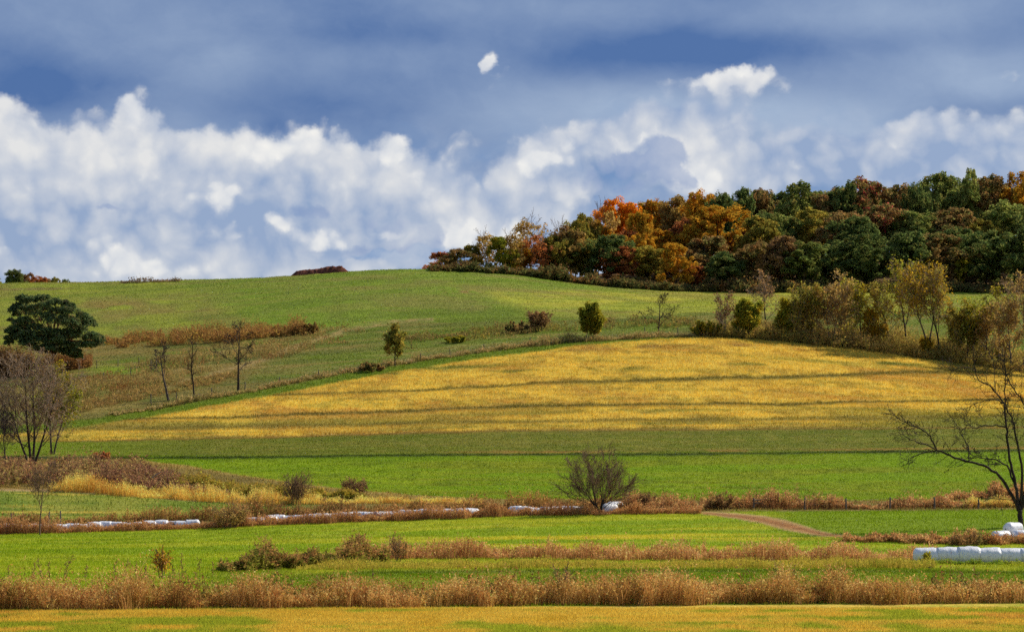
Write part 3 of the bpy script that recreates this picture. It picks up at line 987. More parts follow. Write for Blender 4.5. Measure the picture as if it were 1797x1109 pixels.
def wood_meshes(polys, name, mat, rmin, split=1, fine=None):
    """trunk (levels <= split) and the finer branches"""
    me = []
    for nm, sel in (('trunk', [p for p in polys if p[2] <= split]), ('branches', [p for p in polys if p[2] > split])):
        if sel:
            v, f = tubes(sel, rmin=rmin)
            me.append((nm, mesh_from(nm, v, f, ((fine or mat) if nm == 'branches' else mat,), True)))
    return me


# ---- a full-leaved crown, unit size: foot at z = 0, top at z = 1, about 1 wide
def crown_unit(seed, lobes_n=8, clumps=13, per=46, lo=0.10, kind='round', leaf=0.034):
    """big limbs' lobes, each heaped with smaller clumps of leaf sprays"""
    r = np.random.default_rng(seed)
    C, O = [], []
    for k in range(lobes_n):
        th = k * 2.4 + r.normal(0, 0.7); zz = min(1.0, max(0.0, (k + r.normal(0.4, 0.6)) / lobes_n))
        if kind == 'round':
            prof = math.sin(math.pi * (0.20 + 0.72 * zz)) ** 0.6
        elif kind == 'tall':
            prof = 0.8 * math.sin(math.pi * (0.22 + 0.72 * zz)) ** 0.8
        else:
            prof = 1.0 - 0.5 * zz ** 1.6
        R = (0.14 + 0.13 * r.random()) * (1.0 if zz < 0.8 else 0.9)
        rad = 0.29 * prof * (0.45 + 0.95 * r.random())
        hz = R * 0.80
        c = np.array([math.cos(th) * rad, math.sin(th) * rad, lo + hz * 0.8 + (0.97 - hz - lo - hz * 0.8) * zz])
        for j in range(clumps):
            q = r.normal(0, 1, 3); q /= np.linalg.norm(q)
            if q[2] < -0.45: q[2] = -q[2]
            cc = c + q * np.array([R, R, hz]) * (0.55 + 0.65 * r.random())
            s_ = (0.045 + 0.045 * r.random()) * np.array([1, 1, 0.8])
            g_ = r.normal(0, 1, (per, 3)); g_ /= np.linalg.norm(g_, axis=1)[:, None]
            C.append(cc + g_ * s_ * (0.5 + 0.6 * r.random(per))[:, None]); O.append(g_ * 0.6 + q * 0.7 + np.array([0, 0, 0.25]))
    C = np.concatenate(C); O = np.concatenate(O)
    C[:, 2] = np.clip(C[:, 2], 0.02, 0.995)
    return leaf_cards(C, leaf, r, 1.35, 0.28, O)


def trunk_unit(seed, H=1.0, top=0.8, r0=0.017, limbs=6):
    r = np.random.default_rng(seed)
    P = dict(levels=2, seg=(7, 5), jit=(0.05, 0.12), up=(0.06, 0.10), tip=(0.25, 0.2), n=(limbs,), t0=(0.3,), ang=(42,), lr=(0.48,), rr=(0.55,))
    polys = []
    grow(polys, (0, 0, -0.04), (0.03, 0.02, 1), top, r0, 0, P, r)
    return tubes(polys)


# ---- loose plants gathered into weed lines
def stalks(X, Y, Z, h, w, col, lean=0.3, heads=2, head=0.10, leafy=0, leafcol=None):
    """thin bent stalks with ragged seed heads"""
    n = len(X)
    l = fbm(X / 1.1, Y / 1.1, 77, 2) * 18 + rng.normal(0, 0.7, n); le = (0.15 + 0.85 * rng.random(n) ** 1.2) * lean * h
    ax, ay = np.cos(l) * le, np.sin(l) * le
    a = rng.random(n) * np.pi; dx, dy = np.cos(a) * w * 0.5, np.sin(a) * w * 0.5
    z0 = Z - 0.05
    v = np.empty((n, 5, 3))
    v[:, 0] = np.stack([X - dx, Y - dy, z0], 1); v[:, 1] = np.stack([X + dx, Y + dy, z0], 1)
    mx, my, mz = X + ax * 0.35, Y + ay * 0.35, Z + h * 0.6
    v[:, 2] = np.stack([mx + dx * 0.7, my + dy * 0.7, mz], 1); v[:, 3] = np.stack([mx - dx * 0.7, my - dy * 0.7, mz], 1)
    v[:, 4] = np.stack([X + ax, Y + ay, Z + h * (1 - 0.12 * le / np.maximum(h, 0.01))], 1)
    b5 = np.arange(n)[:, None] * 5
    f = np.concatenate([b5 + np.array([[0, 1, 2]]), b5 + np.array([[0, 2, 3]]), b5 + np.array([[3, 2, 4]])])
    parts = [(v.reshape(-1, 3), f, np.repeat(col * 0.9, 5, 0))]
    for k in range(heads + leafy):
        low = k >= heads
        t = (0.78 + 0.24 * rng.random(n)) if not low else (0.15 + 0.7 * rng.random(n))
        c = np.stack([X + ax * t ** 1.6, Y + ay * t ** 1.6, Z + h * t * 0.97], 1) + rng.normal(0, 0.03, (n, 3))
        s = head * (0.5 + rng.random(n)) * (1.6 if low else 1.0)
        q = rng.normal(0, 1, (n, 3)); q[:, 2] = np.abs(q[:, 2]) * (0.6 if low else 1.2); q /= np.linalg.norm(q, axis=1)[:, None]
        p = np.cross(q, rng.normal(0, 1, (n, 3))); p /= np.linalg.norm(p, axis=1)[:, None] + 1e-9
        tv = np.stack([c - p * s[:, None] * 0.35, c + p * s[:, None] * 0.35, c + q * s[:, None] * 1.4], 1)
        cc = vary(col * 1.12 if (not low or leafcol is None) else leafcol, 0.2)
        parts.append((tv.reshape(-1, 3), np.arange(3 * n).reshape(-1, 3), np.repeat(cc, 3, 0)))
    return join(parts)


def palette(n, cols, X, Y, scale=2.2, seed=61, mixr=0.35):
    """choose among colours in drifts"""
    t = fbm(X / scale, Y / scale, seed, 2) * (1 - mixr) + rng.random(n) * mixr
    t = np.clip((t - 0.22) / 0.56, 0, 0.999) * (len(cols) - 1)
    i = np.clip(t.astype(int), 0, len(cols) - 2) if len(cols) > 1 else np.zeros(n, int)
    f = (t - i)[:, None]
    cols = np.array(cols)
    return cols[i] * (1 - f) + cols[np.minimum(i + 1, len(cols) - 1)] * f


def line_pts(n, pts, depth, back=True):
    """points along a photo polyline, spread over a strip of the given depth (metres away from the viewer)"""
    us = np.linspace(pts[0][0], pts[-1][0], max(4, int((pts[-1][0] - pts[0][0]) / 24)))
    vs = np.interp(us, [p[0] for p in pts], [p[1] for p in pts])
    ds = np.array([at(u_, v_).y for u_, v_ in zip(us, vs)])
    u = us[0] + rng.random(n) * (us[-1] - us[0])
    dep = np.interp(u, us, np.full(len(us), float(depth))) if not isinstance(depth, list) else np.interp(u, [p[0] for p in depth], [p[1] for p in depth])
    d = np.interp(u, us, ds) + rng.random(n) * dep
    X = (u - U0) / F * d
    d = d + ((fbm(X / 3.3, X * 0 + 2.0, 201, 3) - 0.5) * 1.2 + (vnoise(X / 0.7, X * 0 + 9.0, 207) - 0.5) * 0.5) * np.minimum(dep, 3.0)
    X = (u - U0) / F * d
    return u, X, d, zg(X, d)


WEED_GAIN = 1.75


def weed_line(name, label, n, pts, depth, hpts, cols, w=0.035, lean=0.3, heads=2, head=0.10, leafy=0, leafcols=None, clump=1.6, cut=0.0, seed=70, mixr=0.35, gain=1.0):
    u, X, Y, Z = line_pts(n, pts, depth)
    cl = fbm(X / clump, Y / clump, seed, 3)
    cl2 = fbm(X / (clump * 4), Y / (clump * 4), seed + 3, 2)
    tuft = sstep(cl * 0.65 + cl2 * 0.35, 0.28, 0.70)
    h = np.interp(u, [p[0] for p in hpts], [p[1] for p in hpts]) * (0.30 + 0.95 * tuft) * (0.35 + 0.75 * rng.random(len(u)) ** 0.8)
    env = fbm(X / (clump * 1.1), X * 0 + seed, seed + 31, 3) * 0.6 + fbm(X / (clump * 5), X * 0 + seed, seed + 37, 2) * 0.4
    h = h * (0.58 + 0.66 * sstep(env, 0.30, 0.68))
    h = np.where(rng.random(len(u)) < 0.09, h * 1.3 + 0.12, h)
    ok = (cl * 0.6 + cl2 * 0.4) > cut
    u, X, Y, Z, h = u[ok], X[ok], Y[ok], Z[ok], h[ok]
    col = vary(palette(len(u), cols, X, Y, clump * 1.8, seed + 9, mixr), 0.25) * WEED_GAIN * gain
    lc = vary(palette(len(u), leafcols, X, Y, clump, seed + 19), 0.25) * WEED_GAIN if leafcols is not None else None
    V, Fc, C = stalks(X, Y, Z, h, w * (0.6 + 0.8 * rng.random(len(u))), col, lean, heads, head, leafy, lc)
    o = link(name, mesh_from(name, V, Fc, (WEED,), False, C))
    return tag(o, label, 'weeds', None, 'stuff')


# ------------------------------------------------------------------ weed lines, nearest first
def allu(fn, off=0.0, u0=-70, u1=1870, step=60):
    return [(u_, float(fn(np.array([u_]))[0]) + off) for u_ in range(u0, u1 + 1, step)]


STRAW = [lin(150, 100, 54), lin(186, 142, 78), lin(210, 172, 104), lin(172, 122, 66), lin(164, 136, 66), lin(134, 88, 48)]
RUST = [lin(126, 84, 52), lin(162, 116, 70), lin(186, 144, 90), lin(140, 100, 62)]
BRUSHC = [lin(98, 68, 46), lin(138, 98, 58), lin(112, 92, 48), lin(156, 114, 60)]
GREENW = [lin(96, 98, 40), lin(124, 118, 46), lin(84, 84, 38)]
GOLDW = [lin(200, 166, 78), lin(216, 184, 94), lin(182, 148, 68)]

weed_line('tall_grass', 'tall dry brown grass in a ragged line behind the hay stubble', 34000, allu(c_near, -1), 4.6,
          [(-70, 1.7), (250, 1.75), (450, 1.75), (520, 1.5), (700, 1.45), (900, 1.35), (1000, 1.7), (1120, 1.3), (1220, 1.95), (1400, 1.35), (1600, 1.9), (1870, 1.6)],
          STRAW, 0.026, 0.75, 3, 0.085, 0, None, 1.3, 0.22, 70, 0.35, 0.80)
weed_line('weeds', 'dark leafy weeds and brown bushes at the left of the middle line', 9000, [(385, 1003), (450, 1001), (520, 998), (600, 992), (680, 988)], 3.5,
          [(385, 0.9), (430, 1.6), (520, 1.7), (600, 1.8), (680, 1.4)], [lin(112, 82, 48), lin(150, 112, 64), lin(92, 92, 42)], 0.035, 0.35, 2, 0.14, 3, GREENW, 1.0, 0.22, 83)
weed_line('tall_grass', 'brown seeding grass along the middle of the valley field', 12000, [(600, 984), (760, 980), (900, 980), (1050, 983), (1300, 984), (1500, 985), (1640, 986)], 4.0,
          [(600, 1.4), (720, 1.5), (830, 1.3), (900, 0.8), (950, 1.3), (1300, 1.35), (1450, 1.3), (1540, 1.9), (1640, 1.9)], RUST + [lin(196, 154, 94)], 0.035, 0.35, 2, 0.12, 0, None, 1.4, 0.30, 90)
weed_line('tall_grass', 'yellow-green tall grass below the middle weed line', 26000, [(520, 1001), (700, 998), (1000, 998), (1400, 997), (1640, 998)], 9.0,
          [(520, 0.3), (620, 0.6), (900, 0.65), (1300, 0.6), (1640, 0.6)], [lin(158, 148, 50), lin(186, 160, 66), lin(134, 140, 42)], 0.04, 0.4, 1, 0.08, 0, None, 1.8, 0.3, 95, 0.35, 0.75)
weed_line('weeds', 'pale brown weeds and small bushes behind the line of white bales', 8000, [(-70, 926), (0, 924), (300, 916), (500, 908), (900, 895), (1100, 890), (1180, 889)], 2.5,
          [(-70, 1.3), (330, 1.4), (380, 2.6), (425, 2.8), (470, 1.6), (800, 1.4), (900, 1.9), (1180, 1.6)], BRUSHC + [lin(178, 132, 80)], 0.04, 0.35, 2, 0.15, 1, [lin(140, 100, 60), lin(120, 104, 54)], 1.3, 0.36, 100)
weed_line('tall_grass', 'brown grass fringe in front of the long white bale row', 17000, [(-70, 941), (0, 938), (300, 930), (500, 921), (900, 906), (1230, 901)], 2.3,
          [(-70, 1.9), (150, 1.9), (180, 1.1), (330, 1.2), (350, 1.7), (390, 2.8), (430, 3.0), (450, 1.2), (510, 1.25), (540, 1.9), (640, 1.5), (670, 1.15), (830, 1.2), (860, 2.0), (900, 1.9), (950, 1.5), (1040, 1.6), (1060, 0.8), (1090, 0.7), (1110, 1.3), (1150, 1.8), (1230, 1.3)],
          RUST + [lin(190, 140, 86)], 0.04, 0.4, 2, 0.13, 0, None, 2.4, 0.24, 104, 0.35, 0.85)
weed_line('weeds', 'reddish brown weeds along the fence row by the dirt track', 9000, [(1085, 899), (1200, 899), (1260, 893), (1330, 893), (1420, 894), (1500, 893), (1560, 893), (1700, 892), (1870, 890)], 4.0,
          [(1085, 1.8), (1150, 2.0), (1230, 1.9), (1290, 2.3), (1340, 1.7), (1420, 2.1), (1470, 1.2), (1500, 0.4), (1550, 0.5), (1590, 1.7), (1640, 2.4), (1680, 0.9), (1740, 1.2), (1790, 2.2), (1870, 2.2)],
          RUST + [lin(120, 84, 56)], 0.04, 0.35, 2, 0.15, 1, [lin(130, 92, 58), lin(104, 92, 48)], 1.4, 0.2, 110)
weed_line('weeds', 'brown dead weeds beyond the fence row on the right', 7000, [(1660, 880), (1720, 876), (1790, 870), (1870, 866)], 5.0,
          [(1660, 0.8), (1720, 1.6), (1790, 2.4), (1870, 2.4)], RUST, 0.05, 0.35, 2, 0.16, 1, [lin(130, 92, 58), lin(104, 92, 48)], 1.4, 0.2, 115)
weed_line('tall_grass', 'yellow reed grass between the fence posts', 2600, [(1690, 892), (1790, 891)], 2.0, [(1690, 1.1), (1790, 1.1)], GOLDW, 0.04, 0.25, 1, 0.1, 0, None, 1.2, 0.2, 117)
weed_line('tall_grass', 'bright golden reed grass strip below the dark thicket', 15000, [(85, 863), (150, 866), (260, 873), (370, 882), (500, 886), (640, 884), (760, 884), (850, 886)], 5.0,
          [(85, 1.4), (200, 1.7), (400, 1.7), (500, 1.5), (640, 1.1), (760, 1.0), (850, 0.7)], GOLDW + [lin(176, 128, 60)], 0.05, 0.4, 1, 0.14, 0, None, 1.6, 0.22, 120, 0.35, 1.0)
weed_line('undergrowth', 'dark purple-brown bramble thicket beneath the tall leafless trees', 9000, [(-70, 858), (40, 856), (100, 850), (200, 857), (300, 864), (400, 872)], [(-70, 34), (100, 32), (250, 22), (330, 10), (400, 4)],
          [(-70, 2.8), (60, 2.2), (140, 2.4), (250, 2.3), (330, 1.6), (400, 1.0)], [lin(108, 76, 58), lin(134, 98, 68), lin(160, 130, 78), lin(118, 112, 60)], 0.05, 0.7, 2, 0.2, 3, [lin(124, 90, 64), lin(110, 80, 60), lin(136, 120, 60)], 2.6, 0.42, 126)
weed_line('undergrowth', 'olive and yellow scrub at the thicket end by the green field', 6000, [(300, 856), (400, 868), (520, 877), (640, 876)], [(300, 8), (640, 3)],
          [(300, 1.7), (400, 1.7), (520, 1.2), (640, 0.8)], [lin(132, 118, 44), lin(150, 124, 54), lin(110, 96, 48)], 0.05, 0.5, 2, 0.2, 3, [lin(150, 136, 44), lin(116, 112, 46)], 2.0, 0.25, 133)
weed_line('weeds', 'brown weeds along the hillside fence above the golden field', 8000, [(u_, float(c_edge(np.array([u_]))[0]) + 1.0) for u_ in range(190, 1251, 20)], 3.0,
          [(190, 0.7), (300, 1.1), (420, 0.8), (600, 1.2), (660, 1.6), (760, 1.1), (850, 1.3), (920, 1.7), (1000, 1.8), (1100, 1.2), (1180, 1.2), (1250, 1.4)],
          [lin(138, 114, 68), lin(166, 138, 88), lin(118, 106, 54), lin(178, 150, 102)], 0.05, 0.5, 2, 0.18, 1, [lin(124, 108, 58), lin(104, 102, 48)], 2.2, 0.34, 140)
weed_line('undergrowth', 'rust-brown brush row across the left hill pasture', 7000, [(150, 614), (250, 610), (330, 605), (420, 599), (500, 591), (556, 585)], [(150, 16), (330, 20), (480, 14), (556, 5)],
          [(150, 1.6), (200, 3.0), (300, 4.2), (360, 3.4), (420, 2.6), (470, 2.4), (530, 3.2), (556, 1.4)], [lin(150, 112, 60), lin(126, 90, 54), lin(172, 138, 68), lin(120, 86, 54)], 0.06, 0.7, 2, 0.24, 2, [lin(144, 108, 56), lin(120, 86, 50), lin(160, 136, 60)], 4.2, 0.43, 150, 0.4, 0.82)
weed_line('undergrowth', 'orange-brown brush beneath the dark pine', 6500, [(-70, 670), (0, 664), (70, 658), (130, 650), (160, 645)], [(-70, 26), (160, 16)],
          [(-70, 4.2), (60, 4.6), (110, 4.2), (160, 1.6)], [lin(128, 90, 52), lin(112, 78, 50), lin(138, 108, 58)], 0.08, 0.5, 2, 0.26, 2, [lin(130, 94, 52), lin(114, 84, 50)], 3.2, 0.36, 155)
weed_line('undergrowth', 'tangled brown and olive brush along the foot of the hedge trees', 13000, [(1215, 588), (1250, 592), (1330, 596), (1400, 602), (1520, 616), (1600, 627), (1700, 641), (1797, 654), (1870, 664)], 20.0,
          [(1215, 0.8), (1260, 2.0), (1330, 2.4), (1400, 3.2), (1600, 3.6), (1870, 4.0)], [lin(128, 104, 64), lin(146, 120, 68), lin(118, 100, 58), lin(140, 126, 58), lin(158, 134, 60)], 0.06, 0.6, 2, 0.24, 3, [lin(136, 114, 60), lin(150, 136, 60), lin(126, 100, 60), lin(162, 138, 56)], 3.4, 0.34, 160, 0.3)
weed_line('weeds', 'low brown scrub on the far crest of the left pasture', 500, [(212, 497.5), (260, 496.5), (318, 495)], 3.0, [(212, 0.6), (245, 1.6), (262, 1.0), (318, 0.7)], [lin(120, 96, 70), lin(100, 84, 60)], 0.08, 0.5, 2, 0.3, 0, None, 1.6, 0.2, 164)
weed_line('weeds', 'brown weeds on the slope below the cattle track', 3500, [(90, 735), (180, 716), (300, 690), (420, 668)], 16.0, [(90, 1.0), (420, 0.8)], [lin(120, 98, 56), lin(140, 114, 64), lin(104, 92, 46)], 0.08, 0.4, 2, 0.2, 1, None, 3.0, 0.42, 168)
weed_line('undergrowth', 'dark shrubby undergrowth along the front edge of the hilltop wood', 11000, [(755, 475.5), (850, 478.5), (920, 484.5), (985, 494.5), (1040, 500.5), (1100, 506.5), (1200, 512), (1300, 514), (1870, 514)], 9.0,
          [(755, 2.0), (920, 2.6), (985, 3.0), (1060, 2.6), (1250, 2.8), (1600, 2.6), (1870, 2.6)], [lin(76, 64, 40), lin(100, 74, 44), lin(72, 76, 40), lin(120, 88, 46)], 0.1, 0.5, 2, 0.45, 4, [lin(96, 84, 46), lin(78, 84, 44), lin(130, 88, 46)], 4.0, 0.22, 170, 0.25)
weed_line('weeds', 'ragged brown weeds in front of the white bale pile', 4500, [(1480, 951), (1560, 953), (1640, 954), (1720, 956), (1870, 957)], 3.0,
          [(1480, 0.7), (1560, 1.3), (1640, 1.2), (1720, 1.1), (1760, 0.9), (1870, 1.0)], RUST, 0.04, 0.35, 2, 0.13, 1, [lin(112, 96, 50), lin(130, 92, 56)], 1.3, 0.25, 174)
weed_line('tall_grass', 'green weeds under the white bale tube', 2500, [(1600, 990), (1870, 991)], 1.0, [(1600, 0.35), (1870, 0.4)], [lin(88, 108, 34), lin(140, 140, 50)], 0.04, 0.4, 1, 0.1, 1, None, 1.0, 0.3, 176)
weed_line('tall_grass', 'pale green seeding grass fading behind the near brown grass line', 16000, allu(c_near, -9), 7.0, [(-70, 0.7), (1870, 0.75)], [lin(122, 132, 42), lin(156, 144, 60), lin(108, 124, 36), lin(168, 146, 76)], 0.03, 0.4, 1, 0.06, 0, None, 1.6, 0.36, 178, 0.35, 0.7)
weed_line('weeds', 'scattered green and dark leafy weeds within the near brown grass line', 1500, allu(c_near, -2), 5.0, [(-70, 1.5), (1870, 1.5)], [lin(104, 96, 46), lin(126, 84, 48), lin(92, 104, 44)], 0.035, 0.4, 3, 0.12, 5, [lin(110, 120, 48), lin(92, 84, 42), lin(140, 128, 54)], 0.8, 0.47, 182, 0.35, 0.8)
weed_line('weeds', 'patchy tan scrub scattered over the lower left pasture', 7000, [(130, 705), (260, 682), (400, 652), (520, 622), (640, 600)], [(130, 40), (400, 70), (640, 40)], [(130, 1.3), (400, 1.2), (640, 0.9)], [lin(136, 112, 64), lin(158, 130, 76), lin(112, 100, 52), lin(128, 88, 50)], 0.07, 0.5, 2, 0.2, 1, None, 5.0, 0.53, 186, 0.3, 0.8)
weed_line('weeds', 'patchy brown and olive scrub on the middle pasture above the hillside fence', 4500, [(680, 618), (800, 602), (930, 590), (1060, 582), (1220, 578)], [(680, 30), (900, 34), (1220, 24)], [(680, 1.0), (900, 1.5), (1220, 1.2)], [lin(120, 100, 56), lin(140, 116, 66), lin(104, 100, 48), lin(150, 132, 60)], 0.07, 0.5, 2, 0.22, 2, None, 4.0, 0.54, 190, 0.3, 0.75)


# ------------------------------------------------------------------ woodland on the hilltop
CROWNS = []
for k in range(9):
    kind = ('round', 'tall', 'tall', 'round', 'wide', 'tall', 'tall', 'round', 'round')[k]
    v_, f_, c_ = crown_unit(200 + k, 9 + k % 3, 15, 100, 0.02 + 0.02 * (k % 3), kind, 0.027)
    CROWNS.append(mesh_from('crown', v_, f_, (LEAF['green'],), False, c_))
SPARSE = []
for k in range(5):       # thinner crowns where the leaves are falling
    v_, f_, c_ = crown_unit(300 + k, 9, 12, 26, 0.10, ('tall', 'round', 'tall', 'wide', 'round')[k], 0.030)
    SPARSE.append(mesh_from('crown', v_, f_, (LEAF['tan'],), False, c_))
TRUNKS = []
for k in range(5):
    v_, f_ = trunk_unit(400 + k)
    TRUNKS.append(mesh_from('trunk', v_, f_, (BARK_DARK,), True))
ORD = ['first', 'second', 'third', 'fourth', 'fifth', 'sixth', 'seventh', 'eighth', 'ninth', 'tenth', 'eleventh', 'twelfth', 'thirteenth', 'fourteenth', 'fifteenth', 'sixteenth', 'seventeenth', 'eighteenth']
LOOKS = {'orange': 'bright orange', 'gold': 'golden yellow', 'tan': 'tan thin-leaved', 'rust': 'rust-red', 'olive': 'olive', 'green': 'green', 'dark': 'dark green',
         'mixed': 'brown-green', 'crimson': 'green and crimson', 'yellowgreen': 'yellow-green', 'yellow': 'yellow', 'brown': 'brown twiggy'}


def set_leaf(o, kind):
    o.material_slots[0].link = 'OBJECT'
    o.material_slots[0].material = LEAF[kind]


def wood_tree(u, vtop, wpx, d, kind, label, group, sparse=False, name='tree'):
    p = on_ground(u, d)
    H = ZC + (VH - vtop) / F * d - p.z
    W = wpx / F * d
    i = random.randrange(1000)
    t = thing(name, label, 'tree', (p.x, p.y, p.z - 0.1), group, random.random() * 6.28, (W, W * (0.9 + 0.2 * random.random()), H))
    lib = SPARSE if sparse else CROWNS
    c = link('crown', lib[i % len(lib)], t); set_leaf(c, kind)
    tr = link('trunk', TRUNKS[i % 5], t)
    if sparse:
        link('branches', BRANCHY[i % len(BRANCHY)], t)
    return t


BRANCHY = []
for k in range(4):      # twig work seen through the thin crowns (unit size)
    r_ = np.random.default_rng(500 + k)
    P_ = dict(levels=3, seg=(6, 5, 3), jit=(0.05, 0.1, 0.15), up=(0.08, 0.12, 0.10), tip=(0.3, 0.25, 0.3), n=(9, 8), t0=(0.18, 0.2), ang=(36, 38), lr=(0.55, 0.42), rr=(0.55, 0.55))
    pl_ = []
    grow(pl_, (0, 0, 0), (0.02, 0, 1), 0.86, 0.014, 0, P_, r_)
    v_, f_ = tubes([p for p in pl_ if p[2] > 0], rmin=0.0022)
    BRANCHY.append(mesh_from('branches', v_, f_, (TWIG_RED,), True))

# (column, top row, width, kind) read off the wood, from the skyline rows to the front edge
SKYLINE = [(1088, 349, 72, 'orange'), (1142, 352, 78, 'gold'), (1190, 343, 72, 'tan'), (1236, 335, 62, 'gold'), (1268, 338, 52, 'dark'), (1300, 329, 50, 'dark'), (1340, 331, 62, 'mixed'),
           (1402, 317, 76, 'green'), (1446, 340, 60, 'mixed'), (1480, 320, 68, 'dark'), (1524, 316, 80, 'crimson'), (1578, 330, 70, 'mixed'), (1612, 322, 46, 'dark'), (1650, 301, 84, 'green'), (1692, 304, 52, 'green'),
           (1738, 306, 84, 'mixed'), (1792, 307, 66, 'gold'), (1850, 305, 84, 'green'), (1900, 310, 80, 'mixed')]
MIDDLE = [(1010, 388, 60, 'olive'), (1046, 388, 64, 'gold'), (1112, 398, 64, 'rust'), (1156, 406, 76, 'gold'), (1204, 384, 62, 'rust'), (1262, 360, 104, 'gold'), (1312, 392, 66, 'rust'), (1352, 372, 64, 'dark'),
          (1376, 380, 70, 'green'), (1424, 366, 70, 'olive'), (1480, 372, 86, 'mixed'), (1548, 362, 96, 'crimson'), (1606, 372, 84, 'green'), (1664, 366, 96, 'mixed'), (1716, 388, 70, 'olive'), (1776, 358, 96, 'green'), (1840, 362, 96, 'dark')]
FRONT = [(1018, 436, 58, 'olive'), (1062, 414, 82, 'dark'), (1090, 436, 60, 'rust'), (1134, 438, 92, 'olive'), (1186, 428, 54, 'gold'), (1218, 472, 40, 'rust'), (1244, 416, 92, 'mixed'), (1276, 446, 86, 'dark'), (1330, 426, 70, 'mixed'),
         (1368, 416, 66, 'brown'), (1412, 424, 92, 'green'), (1466, 428, 92, 'dark'), (1524, 420, 96, 'dark'), (1590, 408, 92, 'dark'), (1652, 410, 98, 'mixed'), (1694, 452, 40, 'yellowgreen'), (1730, 430, 82, 'dark'), (1782, 404, 100, 'dark'), (1850, 410, 96, 'green')]
BEHIND = [(1110, 366, 80, 'gold'), (1165, 358, 80, 'rust'), (1215, 350, 80, 'tan'), (1280, 352, 90, 'olive'), (1320, 346, 80, 'mixed'), (1370, 338, 80, 'dark'), (1425, 336, 80, 'green'), (1462, 334, 80, 'mixed'), (1502, 328, 84, 'green'), (1552, 334, 80, 'dark'), (1598, 330, 84, 'mixed'), (1632, 322, 84, 'green'), (1672, 318, 84, 'dark'), (1714, 322, 84, 'green'), (1765, 318, 90, 'mixed'), (1822, 318, 90, 'dark')]
FILL = [(1150, 442, 70, 'rust'), (1300, 470, 60, 'dark'), (1560, 450, 80, 'dark'), (1450, 460, 70, 'dark'), (1620, 455, 76, 'mixed'), (1755, 452, 76, 'dark'), (1390, 455, 60, 'olive'), (1500, 380, 90, 'dark'), (1690, 400, 90, 'dark'), (1330, 380, 80, 'olive'), (1120, 372, 60, 'gold')]
for nm, lst, d0, dj, phrase in (('behind', BEHIND, 885, 10, 'filling gaps behind the wood skyline'), ('back', SKYLINE, 850, 22, 'on the skyline of the autumn wood'), ('mid', MIDDLE, 796, 12, 'in the middle rows of the autumn wood'),
                                ('front', FRONT, 750, 9, 'along the front edge of the autumn wood'), ('fill', FILL, 772, 8, 'half hidden behind the wood edge trees')):
    seen = {}
    for (u_, vt, w_, kd) in sorted(lst):
        k = seen.get(kd, 0); seen[kd] = k + 1
        tot = sum(1 for q in lst if q[3] == kd)
        which = '' if tot == 1 else (ORD[k] + ' ')
        lab = ('the only %s tree %s' % (LOOKS[kd], phrase)) if tot == 1 else ('%s %s tree from the left %s' % (ORD[k], LOOKS[kd], phrase))
        wood_tree(u_, vt - 8, w_ * 1.38, d0 + random.uniform(-dj, dj), kd, lab, 'trees of the hilltop wood')
# the wood's thin left tail and its bushes
TAIL = [(772, 441, 50, 'rust', False, 'round dark rust bush at the left tip of the wood on the crest'), (803, 434, 50, 'mixed', False, 'brown-green bush beside the leftmost rust bush on the crest'),
        (826, 428, 46, 'olive', False, 'small olive tree third from the tip of the wood on the crest'), (852, 418, 60, 'tan', True, 'pale tan thin tree above the crest near the tip of the wood'),
        (878, 424, 50, 'yellowgreen', False, 'small yellow-green tree among the thin crest trees'), (898, 418, 54, 'tan', True, 'tan half-bare tree with the open sky behind it'),
        (916, 432, 54, 'gold', False, 'golden low tree between the half-bare crest trees'), (932, 395, 66, 'tan', True, 'tall tan half-bare tree at the thin end of the wood'), (950, 418, 60, 'rust', True, 'rusty thin tree in front of the tall half-bare one'),
        (964, 436, 66, 'gold', False, 'low golden tree at the foot of the thin end of the wood'), (985, 398, 62, 'brown', True, 'grey-brown twiggy tree where the dense wood begins'),
        (1000, 412, 70, 'tan', False, 'tan-leaved tree at the shoulder where the wood begins'), (975, 420, 50, 'olive', False, 'olive tree squeezed behind the low golden one'), (1030, 382, 66, 'olive', False, 'tall olive-gold tree left of the bright orange tree'), (1050, 366, 56, 'tan', True, 'half-bare tan crown showing left of the bright orange tree')]
for (u_, vt, w_, kd, sp, lab) in TAIL:
    wood_tree(u_, vt - (14 if u_ > 840 else 2), w_ * 1.3, random.uniform(742, 764) if u_ < 1020 else 806, kd, lab, 'thin trees at the tail of the wood', sp)
# far trees over the left crest
for (u_, vt, w_, kd, lab) in [(-18, 474, 40, 'olive', 'olive tree cut by the frame beyond the left crest'), (24, 469, 40, 'dark', 'dark rounded tree farthest left beyond the crest'), (47, 476, 34, 'brown', 'brown low tree beside the dark one beyond the left crest'),
                              (66, 481, 34, 'rust', 'rust-brown low tree beyond the left crest'), (84, 485, 26, 'brown', 'small brown tree near the end of the far left trees'), (99, 485, 24, 'olive', 'small olive tree, second last of the far left trees'),
                              (115, 487, 18, 'dark', 'tiny dark bush ending the far left trees')]:
    wood_tree(u_, vt, w_ * 1.2, random.uniform(765, 780), kd, lab, 'far trees over the left crest')


